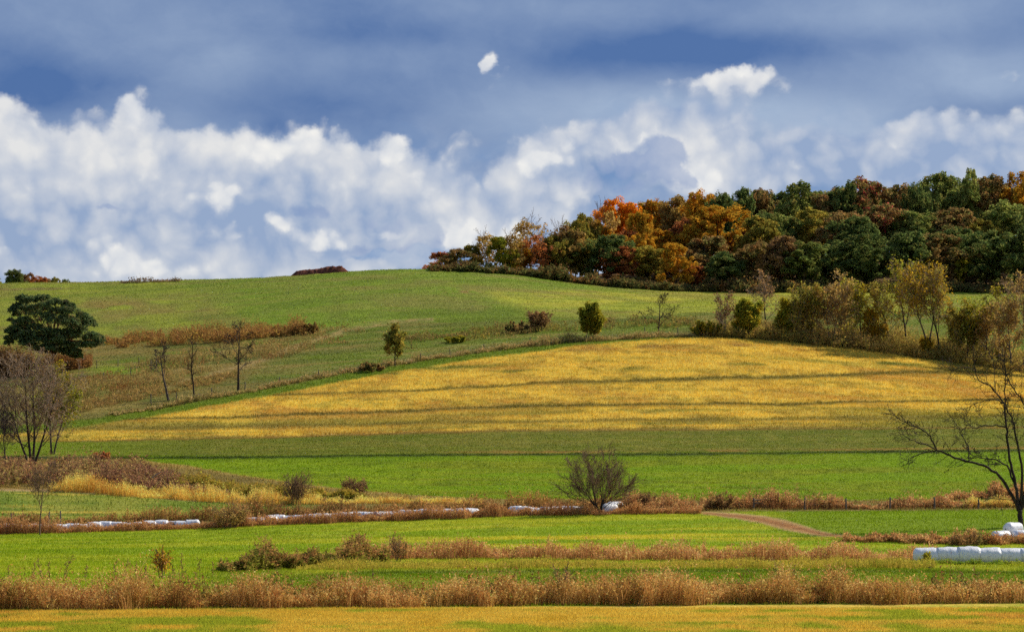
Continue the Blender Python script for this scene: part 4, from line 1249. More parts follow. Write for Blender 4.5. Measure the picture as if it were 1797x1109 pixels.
# ------------------------------------------------------------------ single trees drawn one by one
def bare_tree(name, label, base, P, H, r0, seed, mat=BARK, dirn=(0, 0, 1), starts=None, rmin=0.012, leaf=None, group=None, split=1, cat='tree', fit=True, fine=None):
    r = np.random.default_rng(seed)
    polys = []
    for (off, dr, hh, rr) in (starts or [((0, 0, 0), dirn, H, r0)]):
        grow(polys, np.array(off, float) + np.array([0, 0, -0.25]), dr, hh, rr, 0, P, r)
    zmax = max(float(p[0][:, 2].max()) for p in polys)
    k_ = (H / zmax) if fit else 1.0
    polys = [(p * k_, rd * (0.5 + 0.5 * k_), l) for p, rd, l in polys]
    t = thing(name, label, cat, base, group)
    for nm, me in wood_meshes(polys, name, mat, rmin, split, fine):
        link(nm, me, t)
    if leaf:
        kd, per, size, spread, lvl = leaf
        C = tips(polys, lvl, r, per, spread)
        v_, f_, c_ = leaf_cards(C, size, r)
        o = link('foliage', mesh_from('foliage', v_, f_, (LEAF[kd],), False, c_), t)
    return t


H_ = lambda vb, vt, d: (vb - vt) / F * d


def dome_tree():
    """short twin trunk, limbs fanning evenly to a rounded dome of fine twigs"""
    r = np.random.default_rng(21)
    base = at(1052, 902)
    H = H_(902, 770, base.y)
    polys = []
    P = dict(levels=5, seg=(3, 8, 6, 4, 3), jit=(0.03, 0.05, 0.07, 0.09, 0.1), up=(0.02, 0.015, 0.03, 0.03, 0.02), tip=(0.75, 0.16, 0.25, 0.4, 0.6), n=(0, 13, 8, 4), t0=(0.2, 0.22, 0.15, 0.2),
             ang=(46, 26, 28, 32), lr=(1, 0.40, 0.45, 0.5), rr=(0.42, 0.45, 0.5, 0.7), short=0.35, angj=10)
    tr = [np.array([[-0.12, 0, -0.3], [-0.22, 0.05, 0.5], [-0.45, 0.1, 1.3]]), np.array([[0.18, 0.1, -0.3], [0.2, 0.1, 0.6], [0.38, 0.12, 1.7]])]
    for q in tr:
        polys.append((q, np.array([0.19, 0.17, 0.13]), 0))
    n = 19
    for k in range(n):
        pol = math.radians(5 + 62 * ((k + 0.5) / n) ** 0.8); az = k * 2.4
        dx, dy, dz = math.sin(pol) * math.cos(az), math.sin(pol) * math.sin(az) * 0.9, math.cos(pol)
        q = tr[0] if dx < 0 else tr[1]
        s0 = q[1] + (q[2] - q[1]) * r.random()
        L = (H * 0.74) * (0.86 + 0.2 * r.random()) * (1 - 0.12 * math.sin(pol) ** 2)
        grow(polys, s0, (dx, dy, dz), L, 0.062, 1, P, r)
    zm = max(float(p[0][:, 2].max()) for p in polys)
    polys = [(p * np.array([H / zm, H / zm, H / zm]), rd, l) for p, rd, l in polys]
    t = thing('bare_tree', 'small spreading leafless tree standing alone before the bright green field', 'tree', base)
    for nm, me in wood_meshes(polys, 'bare_tree', BARK_DARK, 0.011, 1, TWIG_RED):
        link(nm, me, t)


dome_tree()
P_SLOPE = dict(levels=5, seg=(8, 6, 5, 4, 3), jit=(0.04, 0.1, 0.13, 0.15, 0.16), up=(0.03, 0.02, 0.03, 0.03, 0.0), tip=(0.2, 0.2, 0.3, 0.5, 0.6), n=(11, 7, 5, 3), t0=(0.24, 0.25, 0.2, 0.2),
               ang=(60, 36, 38, 40), lr=(0.6, 0.42, 0.45, 0.5), rr=(0.5, 0.5, 0.55, 0.7), short=0.68, angj=12)
b1 = at(418, 688)
bare_tree('bare_tree', 'straight leafless tree on the slope, rightmost of three by the hillside fence', b1, P_SLOPE, H_(688, 562, b1.y), 0.30, 33, BARK_DARK, rmin=0.03, group='bare trees on the slope')
b2 = at(296, 702)
P_LEAN = dict(P_SLOPE, n=(7, 7, 6, 3), t0=(0.42, 0.25, 0.2, 0.2), ang=(34, 38, 40, 40), up=(0.05, 0.06, 0.05, 0.02, 0))
bare_tree('bare_tree', 'leaning leafless tree on the slope, leftmost of three by the hillside fence', b2, P_LEAN, H_(702, 596, b2.y), 0.32, 35, BARK, dirn=(-0.22, 0, 1), rmin=0.03, group='bare trees on the slope')
b3 = at(341, 697)
P_SNAG = dict(levels=4, seg=(9, 4, 3, 3), jit=(0.09, 0.12, 0.15, 0.15), up=(0.05, 0.1, 0.1, 0), tip=(0.3, 0.3, 0.5, 0.5), n=(9, 5, 3), t0=(0.3, 0.2, 0.2), ang=(38, 40, 40), lr=(0.09, 0.6, 0.6), rr=(0.4, 0.6, 0.7), short=-0.6, angj=14)
bare_tree('bare_tree', 'thin crooked dead trunk on the slope between two leafless trees', b3, P_SNAG, H_(697, 588, b3.y), 0.22, 41, BARK_DARK, rmin=0.03, group='bare trees on the slope')
b4 = at(1155, 588)
bare_tree('bare_tree', 'thin leafless young tree by the fence above the golden field', b4, P_SLOPE, H_(588, 512, b4.y), 0.2, 44, BARK_DARK, rmin=0.03)

# tall leafless clump at the left edge
P_CLUMP = dict(levels=5, seg=(9, 7, 5, 4, 3), jit=(0.035, 0.07, 0.1, 0.12, 0.14), up=(0.05, 0.10, 0.08, 0.05, 0.02), tip=(0.18, 0.2, 0.3, 0.5, 0.6), n=(10, 7, 5, 3), t0=(0.2, 0.2, 0.2, 0.2),
               ang=(40, 36, 38, 42), lr=(0.5, 0.48, 0.5, 0.55), rr=(0.5, 0.5, 0.55, 0.7), short=0.3, angj=11)
b5 = at(56, 815)
Hc = H_(815, 604, b5.y)
bare_tree('bare_tree', 'tall leafless tree of many dark stems rising from the bramble thicket', b5, P_CLUMP, Hc, 0.3, 52, BARK_DARK,
          starts=[((-0.5, 0, 0), (-0.42, 0.1, 1), Hc * 0.86, 0.26), ((-0.15, 0.2, 0), (-0.10, -0.1, 1), Hc * 0.95, 0.30), ((0.2, 0, 0), (0.06, 0.1, 1), Hc, 0.30), ((0.5, 0.1, 0), (0.30, 0, 1), Hc * 0.9, 0.26)],
          rmin=0.026, leaf=('brown', 1, 0.15, 0.2, 4), fine=TWIG_TAN)
b6 = at(92, 797)
bare_tree('bare_tree', 'forked leafless tree with a few yellow leaves right of the dark-stemmed clump', b6, P_CLUMP, 16, 0.28, 57, BARK,
          starts=[((-0.2, 0, 0), (-0.10, 0, 1), H_(797, 610, b6.y), 0.26), ((0.3, 0.2, 0), (0.16, 0.1, 1), H_(797, 640, b6.y), 0.22)], rmin=0.026, leaf=('yellowgreen', 2, 0.26, 0.3, 4), fine=TWIG_TAN)
b7 = at(70, 938)
P_SMALL = dict(P_CLUMP, n=(8, 7, 6, 3), t0=(0.42, 0.2, 0.2, 0.2), ang=(36, 36, 38, 40), lr=(0.5, 0.48, 0.5, 0.5))
bare_tree('bare_tree', 'slim leafless young tree in the weed line by the pale field', b7, P_SMALL, H_(938, 806, b7.y), 0.14, 63, TWIG_RED, rmin=0.016, dirn=(-0.04, 0, 1))
b8 = at(12, 830)
bare_tree('bare_tree', 'leafless sapling at the picture edge within the thicket', b8, P_CLUMP, H_(830, 700, b8.y), 0.16, 66, BARK_DARK, rmin=0.026, dirn=(-0.1, 0, 1))

# small leafy trees on the slope
P_BUSHY = dict(levels=4, seg=(6, 5, 4, 3), jit=(0.05, 0.1, 0.13, 0.15), up=(0.05, 0.12, 0.1, 0.06), tip=(0.2, 0.25, 0.4, 0.6), n=(11, 7, 5), t0=(0.22, 0.2, 0.15), ang=(42, 38, 40), lr=(0.52, 0.45, 0.5), rr=(0.5, 0.55, 0.6), short=0.35, angj=10)
b9 = at(693, 643)
bare_tree('tree', 'small rounded tree with gold-green leaves beside the hillside fence', b9, P_BUSHY, H_(643, 568, b9.y), 0.18, 71, BARK_DARK, rmin=0.03, leaf=('olive', 7, 0.36, 0.28, 3))
b10 = at(1036, 597)
bare_tree('tree', 'upright yellow-green bushy tree above the golden field', b10, P_BUSHY, H_(597, 532, b10.y), 0.16, 73, BARK_DARK, rmin=0.03, leaf=('yellowgreen', 9, 0.36, 0.3, 3),
          starts=[((-0.3, 0, 0), (-0.16, 0, 1), 7.5, 0.12), ((0.2, 0, 0), (0.05, 0, 1), H_(597, 534, b10.y), 0.14), ((0.4, 0, 0), (0.25, 0, 1), 7, 0.11)])

# hedge trees at the right: (column, foot row, top row, kind, leaves per twig, lean, label)
P_HEDGE = dict(levels=4, seg=(8, 6, 4, 3), jit=(0.06, 0.1, 0.13, 0.15), up=(0.05, 0.10, 0.08, 0.05), tip=(0.2, 0.22, 0.35, 0.6), n=(13, 8, 6), t0=(0.14, 0.2, 0.15), ang=(40, 38, 42), lr=(0.46, 0.46, 0.5), rr=(0.48, 0.5, 0.6), short=0.35, angj=11)
HEDGE = [
    (1272, 592, 512, 'brown', 1, 0.0, 'thin grey leafless tree at the left end of the hedge trees'),
    (1310, 594, 528, 'yellowgreen', 12, 0.1, 'dense round yellow-green tree, first leafy one of the hedge'),
    (1345, 590, 470, 'brown', 1, 0.0, 'tall grey twiggy tree behind the round yellow-green one'),
    (1374, 597, 526, 'yellowgreen', 10, 0.1, 'second yellow-green tree of the hedge, with dark stems'),
    (1398, 599, 496, 'olive', 3, 0.15, 'olive-tan tree with crooked dark trunk in the hedge'),
    (1424, 600, 500, 'olive', 6, 0.0, 'narrow olive tree in the hedge above the golden field'),
    (1458, 605, 496, 'tan', 3, 0.0, 'tan straight-stemmed tree in the middle of the hedge'),
    (1482, 606, 474, 'tan', 3, 0.0, 'pale feathery crowned tree in the middle of the hedge'),
    (1512, 609, 488, 'yellowgreen', 4, -0.05, 'yellow-green thin tree left of the bright yellow bush'),
    (1536, 610, 545, 'yellow', 9, 0.0, 'bright yellow small tree in the hedge'),
    (1560, 613, 492, 'olive', 4, 0.0, 'olive open-crowned tree right of the bright yellow one'),
    (1591, 620, 450, 'yellowgreen', 3, -0.03, 'tall straight dark-trunked tree with yellow-olive crown'),
    (1629, 627, 456, 'yellow', 3, 0.0, 'tall fork-trunked tree with golden top beside the straight one'),
    (1648, 629, 470, 'olive', 3, 0.05, 'slim red-barked tall tree right of the fork-trunked one'),
    (1672, 630, 540, 'olive', 6, 0.1, 'low olive bushy tree right of the tall trio'),
    (1700, 633, 524, 'yellowgreen', 4, 0.2, 'yellow-green leaning tree in front of the open meadow strip'),
    (1728, 637, 530, 'tan', 3, 0.1, 'tan twiggy tree near the right end of the hedge'),
    (1752, 645, 492, 'yellowgreen', 3, 0.0, 'thin yellow-green tree breaking the wood edge at right'),
    (1775, 648, 520, 'tan', 4, -0.1, 'tan autumn tree second from the right edge of the hedge'),
    (1796, 652, 470, 'tan', 2, 0.0, 'tall half-bare tan tree at the right edge of the hedge'),
    (1832, 658, 500, 'olive', 4, 0.0, 'olive hedge tree just beyond the right frame edge'),
]
for k, (u_, vb, vt, kd, per, ln, lab) in enumerate(HEDGE):
    bb = at(u_, vb - 2)
    hh = H_(vb, vt, bb.y)
    if u_ in (1345, 1482, 1752):
        bb = on_ground(u_, bb.y + 12); hh = ZC + (VH - vt) / F * bb.y - bb.z
    stt = None
    if u_ == 1629:
        stt = [((0, 0, 0), (0, 0, 1), hh * 0.2, 0.34), ((0, 0, hh * 0.17), (-0.38, 0, 1), hh * 0.80, 0.26), ((0, 0, hh * 0.17), (0.20, 0.1, 1), hh * 0.84, 0.24)]
    elif u_ in (1398, 1458, 1310, 1700):
        stt = [((-0.4, 0, 0), (-0.12 + ln, 0, 1), hh * 0.95, 0.15), ((0.3, 0.2, 0), (0.16 + ln, 0.1, 1), hh, 0.17)]
    PP = dict(P_HEDGE, t0=(0.30, 0.2, 0.15)) if hh > 19 else P_HEDGE
    bare_tree('tree', lab, bb, PP, hh, 0.12 + hh * 0.008, 700 + k, BARK_DARK if k % 3 else BARK, dirn=(ln, 0.05, 1), starts=stt, rmin=0.032, leaf=(kd, max(1, int(per * 1.1)), 0.34, 0.36, 3), group='hedge trees above the golden field', fine=TWIG_TAN)


# ------------------------------------------------------------------ the big leafless tree at the right edge, limb by limb
def photo_pts(zpts, org, sc, d, r, depth=1.4):
    """limb drawn in photo pixels -> points round distance d with a wandering depth"""
    p = np.array(zpts, float) / sc + np.array(org)
    n = len(p)
    ph = r.random() * 6.28; am = depth * (0.4 + r.random())
    off = np.sin(np.linspace(0, 2.2, n) + ph) * am - math.sin(ph) * am
    dd = d + off
    return np.stack([(p[:, 0] - U0) / F * dd, dd, ZC + (VH - p[:, 1]) / F * dd], 1)


def big_tree():
    r = np.random.default_rng(808)
    base = at(1790, 924)
    org, sc = (1540, 580), 3.08
    L = [
        ([(775, 1062), (772, 1020), (766, 980), (756, 940)], 0.36, 0.30, 0),
        ([(760, 955), (722, 880), (682, 812), (640, 768), (575, 730), (510, 710), (440, 695), (370, 670), (322, 645), (300, 608), (285, 570), (250, 540), (205, 520), (165, 503), (122, 485), (90, 460), (40, 445)], 0.24, 0.035, 1),
        ([(308, 640), (250, 612), (200, 596), (150, 574), (108, 545)], 0.10, 0.03, 2),
        ([(318, 645), (258, 658), (205, 676), (172, 692), (160, 722)], 0.10, 0.03, 2),
        ([(495, 705), (490, 620), (462, 570), (430, 510), (388, 460)], 0.10, 0.03, 2),
        ([(748, 850), (728, 790), (700, 730), (650, 700), (580, 692), (510, 672), (480, 640)], 0.16, 0.05, 1),
        ([(760, 945), (752, 860), (735, 780), (715, 700), (705, 600), (695, 520), (690, 440), (680, 390), (650, 348), (610, 298), (545, 265), (525, 200), (520, 150), (536, 124)], 0.24, 0.03, 1),
        ([(532, 222), (490, 200), (440, 201), (400, 216), (350, 186)], 0.07, 0.025, 2),
        ([(692, 522), (640, 512), (580, 515), (520, 526), (476, 505), (465, 450)], 0.11, 0.03, 2),
        ([(680, 392), (640, 370), (580, 376), (510, 405), (460, 432)], 0.09, 0.03, 2),
        ([(768, 965), (778, 880), (780, 760), (765, 640), (742, 530), (724, 470), (696, 420), (686, 330), (692, 250), (684, 180), (690, 110)], 0.22, 0.03, 1),
        ([(772, 985), (800, 860), (830, 700), (838, 560), (818, 450), (770, 360), (730, 300), (700, 255), (688, 190), (670, 110)], 0.20, 0.03, 1),
        ([(640, 330), (632, 240), (628, 150), (600, 60)], 0.06, 0.02, 2),
        ([(700, 240), (740, 215), (800, 205), (850, 190)], 0.07, 0.02, 2),
        ([(778, 960), (850, 880), (950, 820), (1050, 780), (1130, 720), (1200, 640)], 0.22, 0.04, 1),
        ([(832, 700), (900, 640), (980, 560), (1040, 470), (1080, 380)], 0.14, 0.03, 1),
        ([(838, 560), (880, 460), (900, 360), (890, 240), (910, 130)], 0.13, 0.03, 1),
        ([(740, 915), (690, 912), (640, 905), (590, 905)], 0.05, 0.02, 2),
    ]
    polys = []
    P = dict(levels=5, seg=(4, 4, 4, 4, 3), jit=(0.05, 0.1, 0.16, 0.18, 0.2), up=(0, 0, 0.03, 0.03, 0.03), tip=(0.3, 0.3, 0.35, 0.4, 0.5), n=(0, 0, 7, 4), t0=(0.2, 0.2, 0.2, 0.2), ang=(50, 50, 48, 45), lr=(0.4, 0.4, 0.55, 0.6), rr=(0.4, 0.4, 0.5, 0.6), angj=16)
    bx = np.array(base)
    for pts, r0, r1, lv in L:
        q = photo_pts(pts, org, sc, base.y, r, 1.6 if lv else 0.2)
        # finer, slightly crooked
        t = np.linspace(0, 1, len(q)); tt = np.linspace(0, 1, len(q) * 3 - 2)
        q = np.stack([np.interp(tt, t, q[:, k]) for k in range(3)], 1)
        q[1:-1] += r.normal(0, 0.05, (len(q) - 2, 3))
        rad = 0.86 * (r0 + (r1 - r0) * tt ** 0.8)
        q = q - bx
        polys.append((q, rad, lv))
        if lv > 0:
            Ln = float(np.linalg.norm(np.diff(q, axis=0), axis=1).sum())
            nn = max(6, int(Ln * 2.6))
            Pk = dict(P, lr=(1, min(2.2 / Ln, 0.6), min(1.9 / Ln, 0.6), 0.6), rr=(0.4, 0.3, 0.35, 0.6))
            spawn(polys, q, rad * 0.8, Ln, 1 if lv == 1 else 2, Pk, r, nn, 0.3)
    t = thing('bare_tree', 'big gnarled leafless tree with a long low limb beside the bale pile', 'tree', base)
    for nm, me in wood_meshes(polys, 'bare_tree', BARK_DARK, 0.02, 2):
        link(nm, me, t)


big_tree()


# ------------------------------------------------------------------ the broad dark pine
def pine():
    r = np.random.default_rng(909)
    base = at(88, 652)
    d = base.y
    Z = [(300, 230, 100, 60), (450, 215, 120, 60), (575, 200, 115, 55), (700, 265, 95, 65), (800, 250, 70, 50), (885, 250, 65, 55), (235, 300, 75, 55), (200, 350, 55, 45), (190, 470, 55, 32), (330, 320, 90, 60), (430, 330, 125, 60),
         (530, 415, 145, 60), (350, 480, 125, 55), (290, 525, 85, 50), (620, 300, 105, 60), (650, 430, 105, 70), (780, 360, 115, 70), (900, 350, 95, 65), (1000, 370, 85, 60), (1090, 440, 95, 75), (1150, 520, 75, 70), (760, 500, 125, 80),
         (880, 470, 115, 80), (980, 540, 115, 80), (1080, 600, 115, 65), (480, 560, 165, 60), (250, 590, 105, 50), (180, 622, 70, 42), (130, 700, 65, 50), (100, 762, 45, 42), (400, 650, 125, 70), (560, 650, 135, 70), (700, 640, 125, 70),
         (800, 640, 105, 75), (900, 640, 95, 75), (1000, 680, 105, 65), (1150, 700, 95, 70), (1250, 680, 95, 60), (1290, 770, 72, 70), (1180, 790, 95, 60), (1040, 800, 115, 60), (900, 800, 95, 60), (780, 760, 105, 60), (560, 760, 120, 60),
         (1010, 880, 85, 60), (950, 900, 85, 50), (1030, 930, 55, 42), (880, 870, 85, 50), (320, 700, 85, 60), (430, 780, 115, 65), (560, 840, 115, 60), (680, 830, 105, 60), (760, 850, 95, 55), (250, 665, 95, 50), (350, 770, 85, 55), (640, 720, 120, 60), (480, 700, 110, 60), (850, 720, 100, 60)]
    k = 1.0 / 7.39 / F * d
    parts, C0 = [], []
    cx, cz = 700.0, 560.0
    polys = []
    foot = np.array([0.0, 0.0, -0.3])
    pts_t = np.array([foot, [0.3, 0.1, 2.2], [0.7, 0.2, 4.5], [0.5, 0, 7.5], [0.1, 0, 10.5]])
    polys.append((pts_t, np.array([0.5, 0.42, 0.34, 0.24, 0.12]), 0))
    pts_t2 = np.array([[0.4, 0.1, 3.0], [2.0, -0.4, 5.2], [4.2, -0.6, 7.2], [6.0, -0.5, 8.6]])
    polys.append((pts_t2, np.array([0.28, 0.22, 0.16, 0.1]), 0))
    V = []
    for (zx, zy, rx, ry) in Z:
        for rep in range(2):
            X = (zx / 7.39 - U0) / F * d - base.x
            H = ZC + (VH - (500 + zy / 7.39)) / F * d - base.z
            room = math.sqrt(max(0.05, 1 - min(1, ((zx - cx) / 640) ** 2 + ((zy - cz) / 420) ** 2)))
            Y = (r.random() * 2 - 1) * 7.5 * room if rep else -7.0 * room * (0.6 + 0.4 * r.random())
            c = np.array([X + r.normal(0, 0.2), Y, H + (r.normal(0, 0.4) if rep else 0)])
            n = 200
            g_ = r.normal(0, 1, (n, 3)); g_ /= np.linalg.norm(g_, axis=1)[:, None]
            g_[:, 2] = np.where(g_[:, 2] < -0.3, -g_[:, 2], g_[:, 2])
            s_ = np.array([rx * k * 0.98, (rx + ry) * 0.55 * k, ry * k * 1.05]) * r.uniform(0.75, 1.2)
            Cn = c + g_ * s_ * (0.55 + 0.5 * r.random(n))[:, None]
            V.append(leaf_cards(Cn, 0.34, r, 2.4, 0.45, g_ * 0.5 + np.array([0, 0, 0.4])))
            # the limb that carries this pad
            j = min(2, int(max(0, (H - 2) / 3)))
            a = pts_t[1 + j] if X < 3.5 else pts_t2[min(3, 1 + j)]
            mid = (a + c) * 0.5 + np.array([0, 0, -0.5])
            polys.append((np.array([a, mid, c]), np.array([0.12, 0.08, 0.03]), 2))
    t = thing('pine_tree', 'broad dark green pine on the left pasture', 'tree', base)
    v, f = tubes([p for p in polys if p[2] == 0]); link('trunk', mesh_from('trunk', v, f, (PINE_BARK,), True), t)
    v, f = tubes([p for p in polys if p[2] == 2]); link('branches', mesh_from('branches', v, f, (PINE_BARK,), True), t)
    v, f, c = join(V); link('crown', mesh_from('crown', v, f, (LEAF['pine'],), False, c), t)


pine()


# ------------------------------------------------------------------ white wrapped hay bales
def wrap_material():
    m_, b = new_mat('white_stretch_wrap')
    tc = b.n('ShaderNodeTexCoord')
    n_ = b.noise(b.vm('MULTIPLY', tc.outputs['Object'], (3.0, 1, 1)), 2.2, 5, 0.6)
    n2 = b.noise(tc.outputs['Object'], 5.0, 4, 0.6)
    col = b.mix(b.step(n_, 0.4, 0.75), lin(244, 242, 238), lin(226, 222, 218))
    col = b.mix(b.m('MULTIPLY', b.step(n2, 0.56, 0.72), 0.55), col, lin(176, 152, 138))     # mud splashes
    bump = b.n('ShaderNodeBump'); bump.inputs['Strength'].default_value = 0.5; bump.inputs['Distance'].default_value = 0.08
    b.t.links.new(b.noise(b.vm('MULTIPLY', tc.outputs['Object'], (4.0, 1, 1)), 3.0, 5, 0.6), bump.inputs['Height'])
    finish(b, principled(b, col, 0.38, 0.45, bump.outputs[0]))
    return m_


WRAP = wrap_material()


def bale_mesh(seed, L, R, cap=(0, 0)):
    """one bale of a row, axis along x, foot at z = 0: drum swelling between the tight wrap, ends dished or rounded"""
    r = np.random.default_rng(seed)
    ns, nx = 22, 11
    xs = np.linspace(-0.5, 0.5, nx)
    prof = 1 - 0.035 * np.abs(xs * 2) ** 3.5
    if cap[0]:
        xs = np.concatenate([[-0.5 - 0.16, -0.5 - 0.13, -0.5 - 0.07], xs]); prof = np.concatenate([[0.12, 0.55, 0.82], prof]); prof[3] = 0.93
    else:
        xs = np.concatenate([[-0.5], xs]); prof = np.concatenate([[0.2], prof])
    if cap[1]:
        xs = np.concatenate([xs, [0.57, 0.63, 0.66]]); prof = np.concatenate([prof, [0.82, 0.55, 0.12]])
    else:
        xs = np.concatenate([xs, [0.5]]); prof = np.concatenate([prof, [0.2]])
    th = np.arange(ns) * 2 * np.pi / ns
    lump = 1 + 0.04 * np.sin(th[None, :] * 2 + r.random() * 6) + 0.03 * np.sin(th[None, :] * 3 + xs[:, None] * 5 + r.random() * 6) + 0.02 * r.normal(0, 1, (len(xs), ns))
    rr = R * prof[:, None] * lump
    y = np.cos(th)[None, :] * rr * 1.04; z = np.sin(th)[None, :] * rr
    z = np.maximum(z, -R * 0.90) + R * 0.90
    v = np.stack([np.repeat((xs * L)[:, None], ns, 1), y, z], -1).reshape(-1, 3)
    n = len(xs)
    i = np.arange(n - 1)[:, None] * ns + np.arange(ns)[None, :]; j = np.arange(n - 1)[:, None] * ns + (np.arange(ns)[None, :] + 1) % ns
    f = np.stack([i, i + ns, j + ns, j], -1).reshape(-1, 4)
    return mesh_from('bale', v, f, (WRAP,), True)


def bale_row(label, pts, L, R, step, seed, group=None, sink=0.0):
    """a row wrapped in one sleeve, following ground points"""
    t = thing('wrapped_bale_row', label, 'bale row', pts[0], group)
    body = [bale_mesh(seed + k, L * 1.03, R) for k in range(5)]
    endl, endr = bale_mesh(seed + 11, L, R, (1, 0)), bale_mesh(seed + 12, L, R, (0, 1))
    rr = random.Random(seed)
    for k, p in enumerate(pts):
        me = endl if k == 0 else endr if k == len(pts) - 1 else body[rr.randrange(5)]
        q = pts[min(k + 1, len(pts) - 1)] if k < len(pts) - 1 else p
        q0 = pts[max(0, k - 1)] if k == len(pts) - 1 else p
        ang = math.atan2((q - q0).y, (q - q0).x) if (q - q0).length > 0.01 else 0
        o = link('bale', me, t)
        o.location = (p - pts[0]) + Vector((0, 0, -0.05 - sink * rr.random()))
        o.rotation_euler = (0, math.radians(rr.uniform(-1.5, 1.5)), ang)
        s_ = rr.uniform(0.95, 1.05)
        o.scale = (1.0, s_, s_)
    return t


a0 = at(1626, 987)
pts = []
for k in range(9):
    X = a0.x + k * 1.95
    pts.append(Vector((X, a0.y + 0.02 * k, float(zg(np.array([X]), np.array([a0.y]))[0]))))
bale_row('clean white tube of wrapped hay bales lying before the weeds', pts, 1.95, 0.80, 1.95, 40)


def row_from(u0, u1, back=3.3, L=1.5):
    us = np.arange(u0, u1, 4.0)
    P_ = [on_ground(u_, at(u_, float(c_third(np.array([u_]))[0])).y + back) for u_ in us[::4]]
    d = [0.0]
    for k in range(1, len(P_)): d.append(d[-1] + (P_[k] - P_[k - 1]).length)
    out, s = [], 0.0
    while s < d[-1]:
        i = max(1, int(np.searchsorted(d, s))); f = (s - d[i - 1]) / (d[i] - d[i - 1])
        p = P_[i - 1].lerp(P_[i], f)
        p.z = float(zg(np.array([p.x]), np.array([p.y]))[0])
        out.append(p); s += L
    return out


bale_row('long white bale row half buried in the brown weed line, left stretch', row_from(-60, 352), 1.5, 0.64, 1.5, 60, 'bale rows in the third weed line', 0.2)
bale_row('white bale row showing above the brown weeds, middle stretch', row_from(438, 848), 1.5, 0.64, 1.5, 75, 'bale rows in the third weed line', 0.2)
bale_row('white bale row among weeds, right stretch behind the lone leafless tree', row_from(905, 1046), 1.5, 0.64, 1.5, 90, 'bale rows in the third weed line', 0.2)
for k, (u_, v_, rz, dz, bk, lab) in enumerate([(1069, 902, 0.5, 0.0, 1.2, 'large white wrapped bale right of the lone leafless tree trunk'), (1079, 900, 0.3, 0.0, 4.2, 'white wrapped bale behind the large one by the lone tree'),
                                               (1757, 949, 0.5, -0.25, 0.5, 'mud-streaked white bale at the left foot of the bale pile'), (1794, 949, 0.2, -0.2, 0.9, 'white bale in the middle of the pile beneath the big bare tree'),
                                               (1778, 948, 0.6, 0.45, 1.9, 'white bale lying on top of the bale pile'), (1830, 948, 0.0, 0.0, 0.8, 'white bale at the far end of the bale pile')]):
    p = at(u_, v_); p = on_ground(u_, p.y + bk)
    t = thing('wrapped_bale', lab, 'bale', (p.x, p.y, p.z - 0.05 + dz), 'loose white bales', rz)
    link('wrapping', bale_mesh(120 + k, 1.7, 0.70, (1, 1)), t)

# ------------------------------------------------------------------ fences
POST_MAT = bark_material('weathered_post', lin(92, 82, 70), lin(140, 126, 108), 6)
m_, b_ = new_mat('fence_wire'); WIRE = m_
p_ = b_.n('ShaderNodeBsdfPrincipled'); p_.inputs['Base Color'].default_value = (0.25, 0.24, 0.23, 1); p_.inputs['Metallic'].default_value = 0.8; p_.inputs['Roughness'].default_value = 0.5
finish(b_, p_.outputs[0])


def post_mesh(seed, r0=0.09):
    r = np.random.default_rng(seed)
    pts = np.array([[0, 0, -0.05], [r.normal(0, .01), 0, 0.35], [r.normal(0, .02), 0, 0.7], [r.normal(0, .03), 0, 0.98], [0, 0, 1.0]])
    v, f = tubes([(pts, np.array([r0, r0 * .98, r0 * .95, r0 * .9, r0 * .3]), 0)], (7,))
    return mesh_from('post', v, f, (POST_MAT,), True)


POSTS = [post_mesh(k) for k in range(4)]


def wire_fence(name, label, posts, thick=1.0, rails=(), wires=True):
    """posts: (column, foot row, top row)"""
    P_ = [(at(u_, vb), (vb - vt) / F) for u_, vb, vt in posts]
    o0 = P_[0][0]
    t = thing(name, label, 'fence', o0)
    rr = random.Random(len(label))
    tops = []
    for k, (p, hp) in enumerate(P_):
        h = hp * p.y
        o = link('post', POSTS[k % 4], t)
        o.location = p - o0 - Vector((0, 0, 0.1))
        o.scale = (thick, thick, h + 0.1)
        o.rotation_euler = (rr.uniform(-.05, .05), rr.uniform(-.07, .07), rr.random() * 6)
        tops.append((p - o0, h))
    if wires:
        for fr in (0.45, 0.88):
            pts_ = []
            for (a, h), (c, h2) in zip(tops[:-1], tops[1:]):
                for s in (0, .25, .5, .75):
                    q = a.lerp(c, s); q.z = a.z + (c.z - a.z) * s + (h * (1 - s) + h2 * s) * fr - 0.05 * math.sin(math.pi * s)
                    pts_.append(tuple(q))
            pts_.append(tuple(tops[-1][0] + Vector((0, 0, tops[-1][1] * fr))))
            v, f = tubes([(np.array(pts_), np.full(len(pts_), 0.006), 0)], (3,))
            link('wire', mesh_from('wire', v, f, (WIRE,), True), t)
    for (i, j, fr) in rails:
        a, h = tops[i]; c, h2 = tops[j]
        A = np.array(a + Vector((0, -0.1, h * fr))); B = np.array(c + Vector((0, -0.1, h2 * fr)))
        v, f = tubes([(np.array([A, A * .5 + B * .5 + [0, 0, -.03], B]), np.array([.065, .06, .055]), 0)], (6,))
        link('rail', mesh_from('rail', v, f, (POST_MAT,), True), t)
    return t


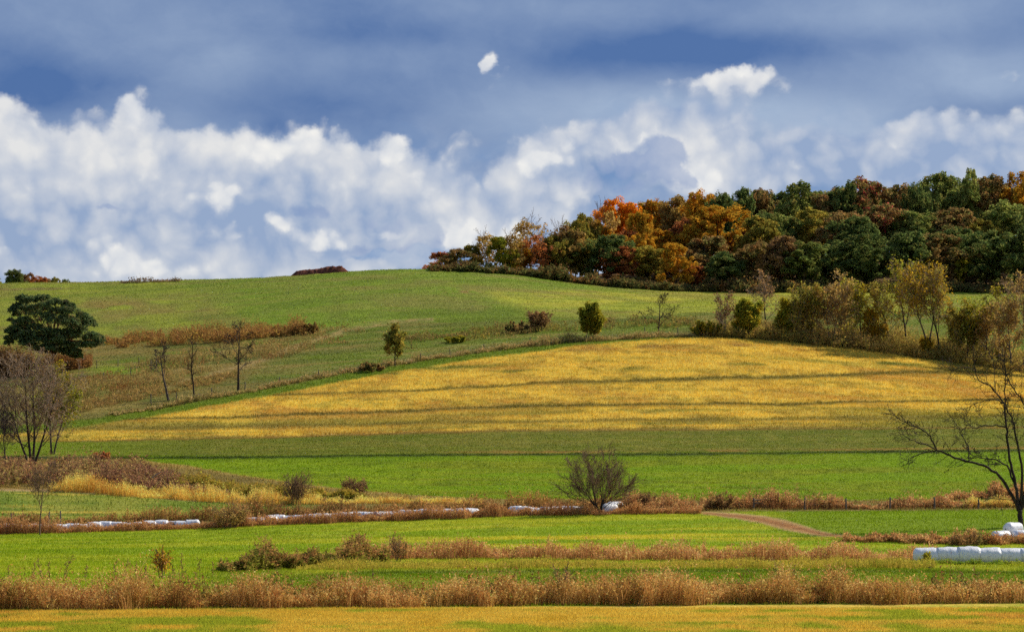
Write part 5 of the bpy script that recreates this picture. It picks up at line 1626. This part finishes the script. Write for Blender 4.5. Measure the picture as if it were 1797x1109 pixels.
wire_fence('wire_fence', 'post and rail end of the fence row beside the dirt track', [(1323, 893, 873), (1351, 893, 874), (1365, 893, 864), (1412, 894, 873), (1485, 894, 874), (1562, 893, 872), (1640, 893, 872), (1717, 893, 876)], 1.25, [(0, 1, 0.55), (1, 2, 0.5), (0, 2, 0.75)])
wire_fence('wire_fence', 'old grey fence posts in the weeds near the slim young tree', [(19, 934, 900), (84, 932, 897), (106, 931, 896)], 1.1)
wire_fence('wire_fence', 'fence along the hillside edge above the golden field', [(265, 708, 690), (310, 703, 688), (372, 694, 680), (430, 686, 670), (490, 676, 661), (560, 663, 648), (640, 649, 635), (738, 633, 620), (790, 625, 612), (850, 616, 603), (930, 606, 592), (1030, 598, 584), (1132, 590, 574), (1190, 589, 574), (1250, 589, 575)], 1.2)
wire_fence('wire_fence', 'upper pasture fence beside the pine brush', [(131, 648, 636), (170, 646, 632), (207, 643, 630), (244, 642, 628), (265, 650, 632)], 1.1)
wire_fence('wire_fence', 'short fence below the green patch on the left slope', [(182, 668, 654), (229, 659, 645), (265, 652, 637)], 1.1)
# small gate
g0 = at(265, 652); g1 = at(274, 651)
t = thing('gate', 'small pale wooden gate on the slope left of the leaning tree', 'gate', g0)
for k, p in enumerate((g0, g1)):
    o = link('gate_post', POSTS[k], t); o.location = p - g0 - Vector((0, 0, 0.1)); o.scale = (1.3, 1.3, 2.6)
for k, fr in enumerate((0.6, 1.2, 1.9)):
    A = np.array([0.0, -0.12, fr]); B = np.array(list(g1 - g0)) + np.array([0, -0.12, fr])
    v, f = tubes([(np.array([A, (A + B) / 2, B]), np.full(3, 0.06), 0)], (5,))
    link('gate_bar', mesh_from('gate_bar', v, f, (POST_MAT,), True), t)


# ------------------------------------------------------------------ earth heap on the crest
def heap():
    a, c = at(509, 489), at(612, 481)
    d = 727.0
    x0, x1 = (508 - U0) / F * d, (613 - U0) / F * d
    n, m2 = 90, 26
    s = np.linspace(0, 1, n); w = np.linspace(-1, 1, m2)
    X = np.repeat((x0 + (x1 - x0) * s)[:, None], m2, 1); Y = d + np.repeat((w * 4.2)[None, :], n, 0)
    prof = np.interp(s, [0, 0.04, 0.13, 0.2, 0.5, 0.75, 0.88, 0.95, 1], [0, .3, 1.45, 1.5, 1.6, 1.9, 1.75, .6, 0])
    cross = np.clip(1.5 * (1 - np.abs(w) ** 2.2), 0, 1)
    nz = (fbm(X / 0.9, Y / 0.9, 5, 4) - 0.5) * 0.9 + (fbm(X / 0.35, Y / 0.35, 8, 2) - 0.5) * 0.35
    h = prof[:, None] * cross[None, :]
    Zg = zg(X, Y)
    Z = Zg - 0.15 + h + nz * np.clip(h, 0, 1)
    v = np.stack([X, Y, Z], -1).reshape(-1, 3); o = v.mean(0); o[2] = Zg.min()
    i = np.arange(n * m2).reshape(n, m2)
    f = np.stack([i[:-1, :-1], i[1:, :-1], i[1:, 1:], i[:-1, 1:]], -1).reshape(-1, 4)
    mm, b = new_mat('dark_red_earth')
    tc = b.n('ShaderNodeTexCoord')
    col = b.mix(b.step(b.noise(tc.outputs['Object'], 1.6, 5, 0.65), 0.35, 0.65), lin(74, 40, 32), lin(122, 74, 54))
    finish(b, principled(b, col, 0.95, 0.1))
    ob = link('earth_heap', mesh_from('earth_heap', v - o, f, (mm,), False), None, tuple(o))
    tag(ob, 'long dark red-brown heap of earth on the hill crest', 'heap')


heap()


# ------------------------------------------------------------------ shrubs and single weeds
P_SHRUB = dict(levels=3, seg=(6, 5, 3), jit=(0.09, 0.12, 0.15), up=(0.04, 0.05, 0.03), tip=(0.25, 0.4, 0.6), n=(8, 5), t0=(0.2, 0.2), ang=(28, 32), lr=(0.42, 0.5), rr=(0.55, 0.6), short=0.3, angj=10)


def shrub(label, u_, vb, vt, wpx, stems, kd, per, size, seed, mat=TWIG_RED, rmin=0.014, name='shrub'):
    base = at(u_, vb); H = (vb - vt) / F * base.y; W = wpx / F * base.y
    r = np.random.default_rng(seed)
    polys = []
    for k in range(stems):
        th = r.random() * 6.28; q = r.random() ** 0.5
        sp = W / H * 0.5
        grow(polys, (math.cos(th) * q * W * .16, math.sin(th) * q * W * .16, -0.15), (math.cos(th) * q * sp, math.sin(th) * q * sp, 1), H * (0.75 + 0.3 * r.random()), 0.022 + 0.006 * H, 0, P_SHRUB, r)
    t = thing(name, label, 'shrub', base)
    for nm, sel in (('stems', [p for p in polys if p[2] == 0]), ('twigs', [p for p in polys if p[2] > 0])):
        v, f = tubes(sel, (5, 3, 3), rmin); link(nm, mesh_from(nm, v, f, (mat,), True), t)
    if per:
        C = tips(polys, 1, r, per, 0.1)
        v, f, c = leaf_cards(C, size, r); link('foliage', mesh_from('foliage', v, f, (LEAF[kd],), False, c), t)


shrub('upright red-brown leafless shrub beside the golden reed strip', 522, 884, 838, 48, 26, 'brown', 1, 0.12, 1)
shrub('rounded brown shrub with green tips at the corner of the bright field', 622, 871, 842, 44, 22, 'brown', 2, 0.14, 2)
shrub('brown bush half hiding the bale row in the third weed line', 405, 926, 888, 84, 22, 'tan', 2, 0.14, 3)
shrub('dark scrub bush on the pasture left of the bushy yellow-green tree', 912, 583, 566, 80, 24, 'mixed', 5, 0.34, 4, rmin=0.03)
shrub('brown bush on the pasture beside the dark scrub', 946, 581, 548, 40, 18, 'brown', 3, 0.3, 5, rmin=0.03)
shrub('low yellow bush on the green slope', 800, 600, 588, 70, 18, 'yellowgreen', 7, 0.3, 6, rmin=0.03)
shrub('dark low bush at the foot of the small gold-green tree', 652, 651, 636, 64, 18, 'mixed', 5, 0.3, 7, rmin=0.03)
shrub('russet bush at the right end of the hillside brush row', 540, 585, 568, 44, 18, 'tan', 3, 0.3, 8, rmin=0.03)
shrub('orange leafy bush above the bramble thicket', 180, 806, 794, 34, 14, 'rust', 5, 0.2, 9)
shrub('dark tangled bush in the fence row by the dirt track', 1268, 893, 868, 56, 22, 'mixed', 2, 0.14, 10)
shrub('brown bush right of the lone leafless tree', 1130, 897, 868, 46, 22, 'brown', 2, 0.14, 11)
shrub('golden-olive bush at the left foot of the hedge trees', 1238, 590, 566, 50, 20, 'yellowgreen', 4, 0.3, 12, rmin=0.03)
shrub('dark leafy sapling in the middle weed line', 622, 984, 944, 22, 5, 'mixed', 4, 0.14, 13)
shrub('thin reddish sapling right of the dark leafy one', 698, 985, 946, 24, 5, 'brown', 2, 0.10, 14)
shrub('brown tuft of seed stalks standing above the near grass line', 993, 1056, 998, 30, 5, 'tan', 1, 0.09, 15)
shrub('dark leafy weed clump before the bale pile', 1700, 956, 934, 90, 16, 'mixed', 3, 0.11, 16)
shrub('yellow-green sprig growing against the white bale tube', 1625, 990, 970, 14, 6, 'yellowgreen', 4, 0.1, 17)

for k, (u_, vb, vt) in enumerate([(13, 1032, 990), (55, 1030, 986), (72, 1030, 978), (88, 1030, 984), (110, 1030, 968), (114, 1029, 984), (150, 1028, 990), (200, 1026, 984), (214, 1026, 978), (238, 1024, 984), (255, 1022, 990), (318, 1018, 968), (350, 1016, 978), (373, 1012, 985), (560, 1052, 1008), (655, 1052, 1000), (1130, 1052, 996), (1212, 1050, 1002), (1366, 1050, 980), (1392, 1050, 992), (1690, 1050, 1000)]):
    base = at(u_, vb); H = (vb - vt) / F * base.y
    r = np.random.default_rng(1500 + k)
    polys = []
    grow(polys, (0, 0, -0.1), (r.normal(0, .05), 0, 1), H, 0.014, 0, dict(P_SHRUB, levels=2, n=(9,), t0=(0.35,), lr=(0.14,), ang=(38,)), r)
    lab = ('%s thin dead weed stalk from the left, before the valley field' % ORD[k]) if k < 14 else ('%s dead weed stalk from the left standing above the near brown grass' % ORD[k - 14])
    t = thing('tall_weed', lab, 'weed', base, 'dead weed stalks')
    v, f = tubes(polys, (4, 3), 0.011); link('stem', mesh_from('stem', v, f, (TWIG_RED,), True), t)
    C = tips(polys, 1, r, 5, 0.03)
    v, f, c = leaf_cards(C, 0.08, r); link('seed_heads', mesh_from('seed_heads', v, f, (LEAF['brown'],), False, c), t)
shrub('goldenrod with orange-yellow flower heads before the valley field', 284, 1016, 962, 34, 5, 'gold', 3, 0.10, 31, name='goldenrod')

# pale fallen limb and a leaning pole
for nm, lab, cat_, A, B, r0, mat_ in (('fallen_branch', 'pale fallen limb lying on the bramble thicket', 'branch', (267, 838), (283, 828), 0.10, BARK_PALE), ('pole', 'pale leaning pole in the weeds right of the lone tree', 'pole', (1090, 885), (1118, 880), 0.06, BARK_PALE)):
    p = at(A[0], 862 if nm == 'fallen_branch' else 893)
    d = p.y + (4 if nm == 'fallen_branch' else 1.0)
    q = [np.array([(u_ - U0) / F * d, d, ZC + (VH - v_) / F * d]) for u_, v_ in (A, B)]
    o = q[0]
    v, f = tubes([(np.array([q[0] - o, (q[0] + q[1]) / 2 - o + [0, 0, .08], q[1] - o]), np.array([r0, r0 * .8, r0 * .5]), 0)], (6,))
    tag(link(nm, mesh_from(nm, v, f, (mat_,), True), None, tuple(o)), lab, cat_)
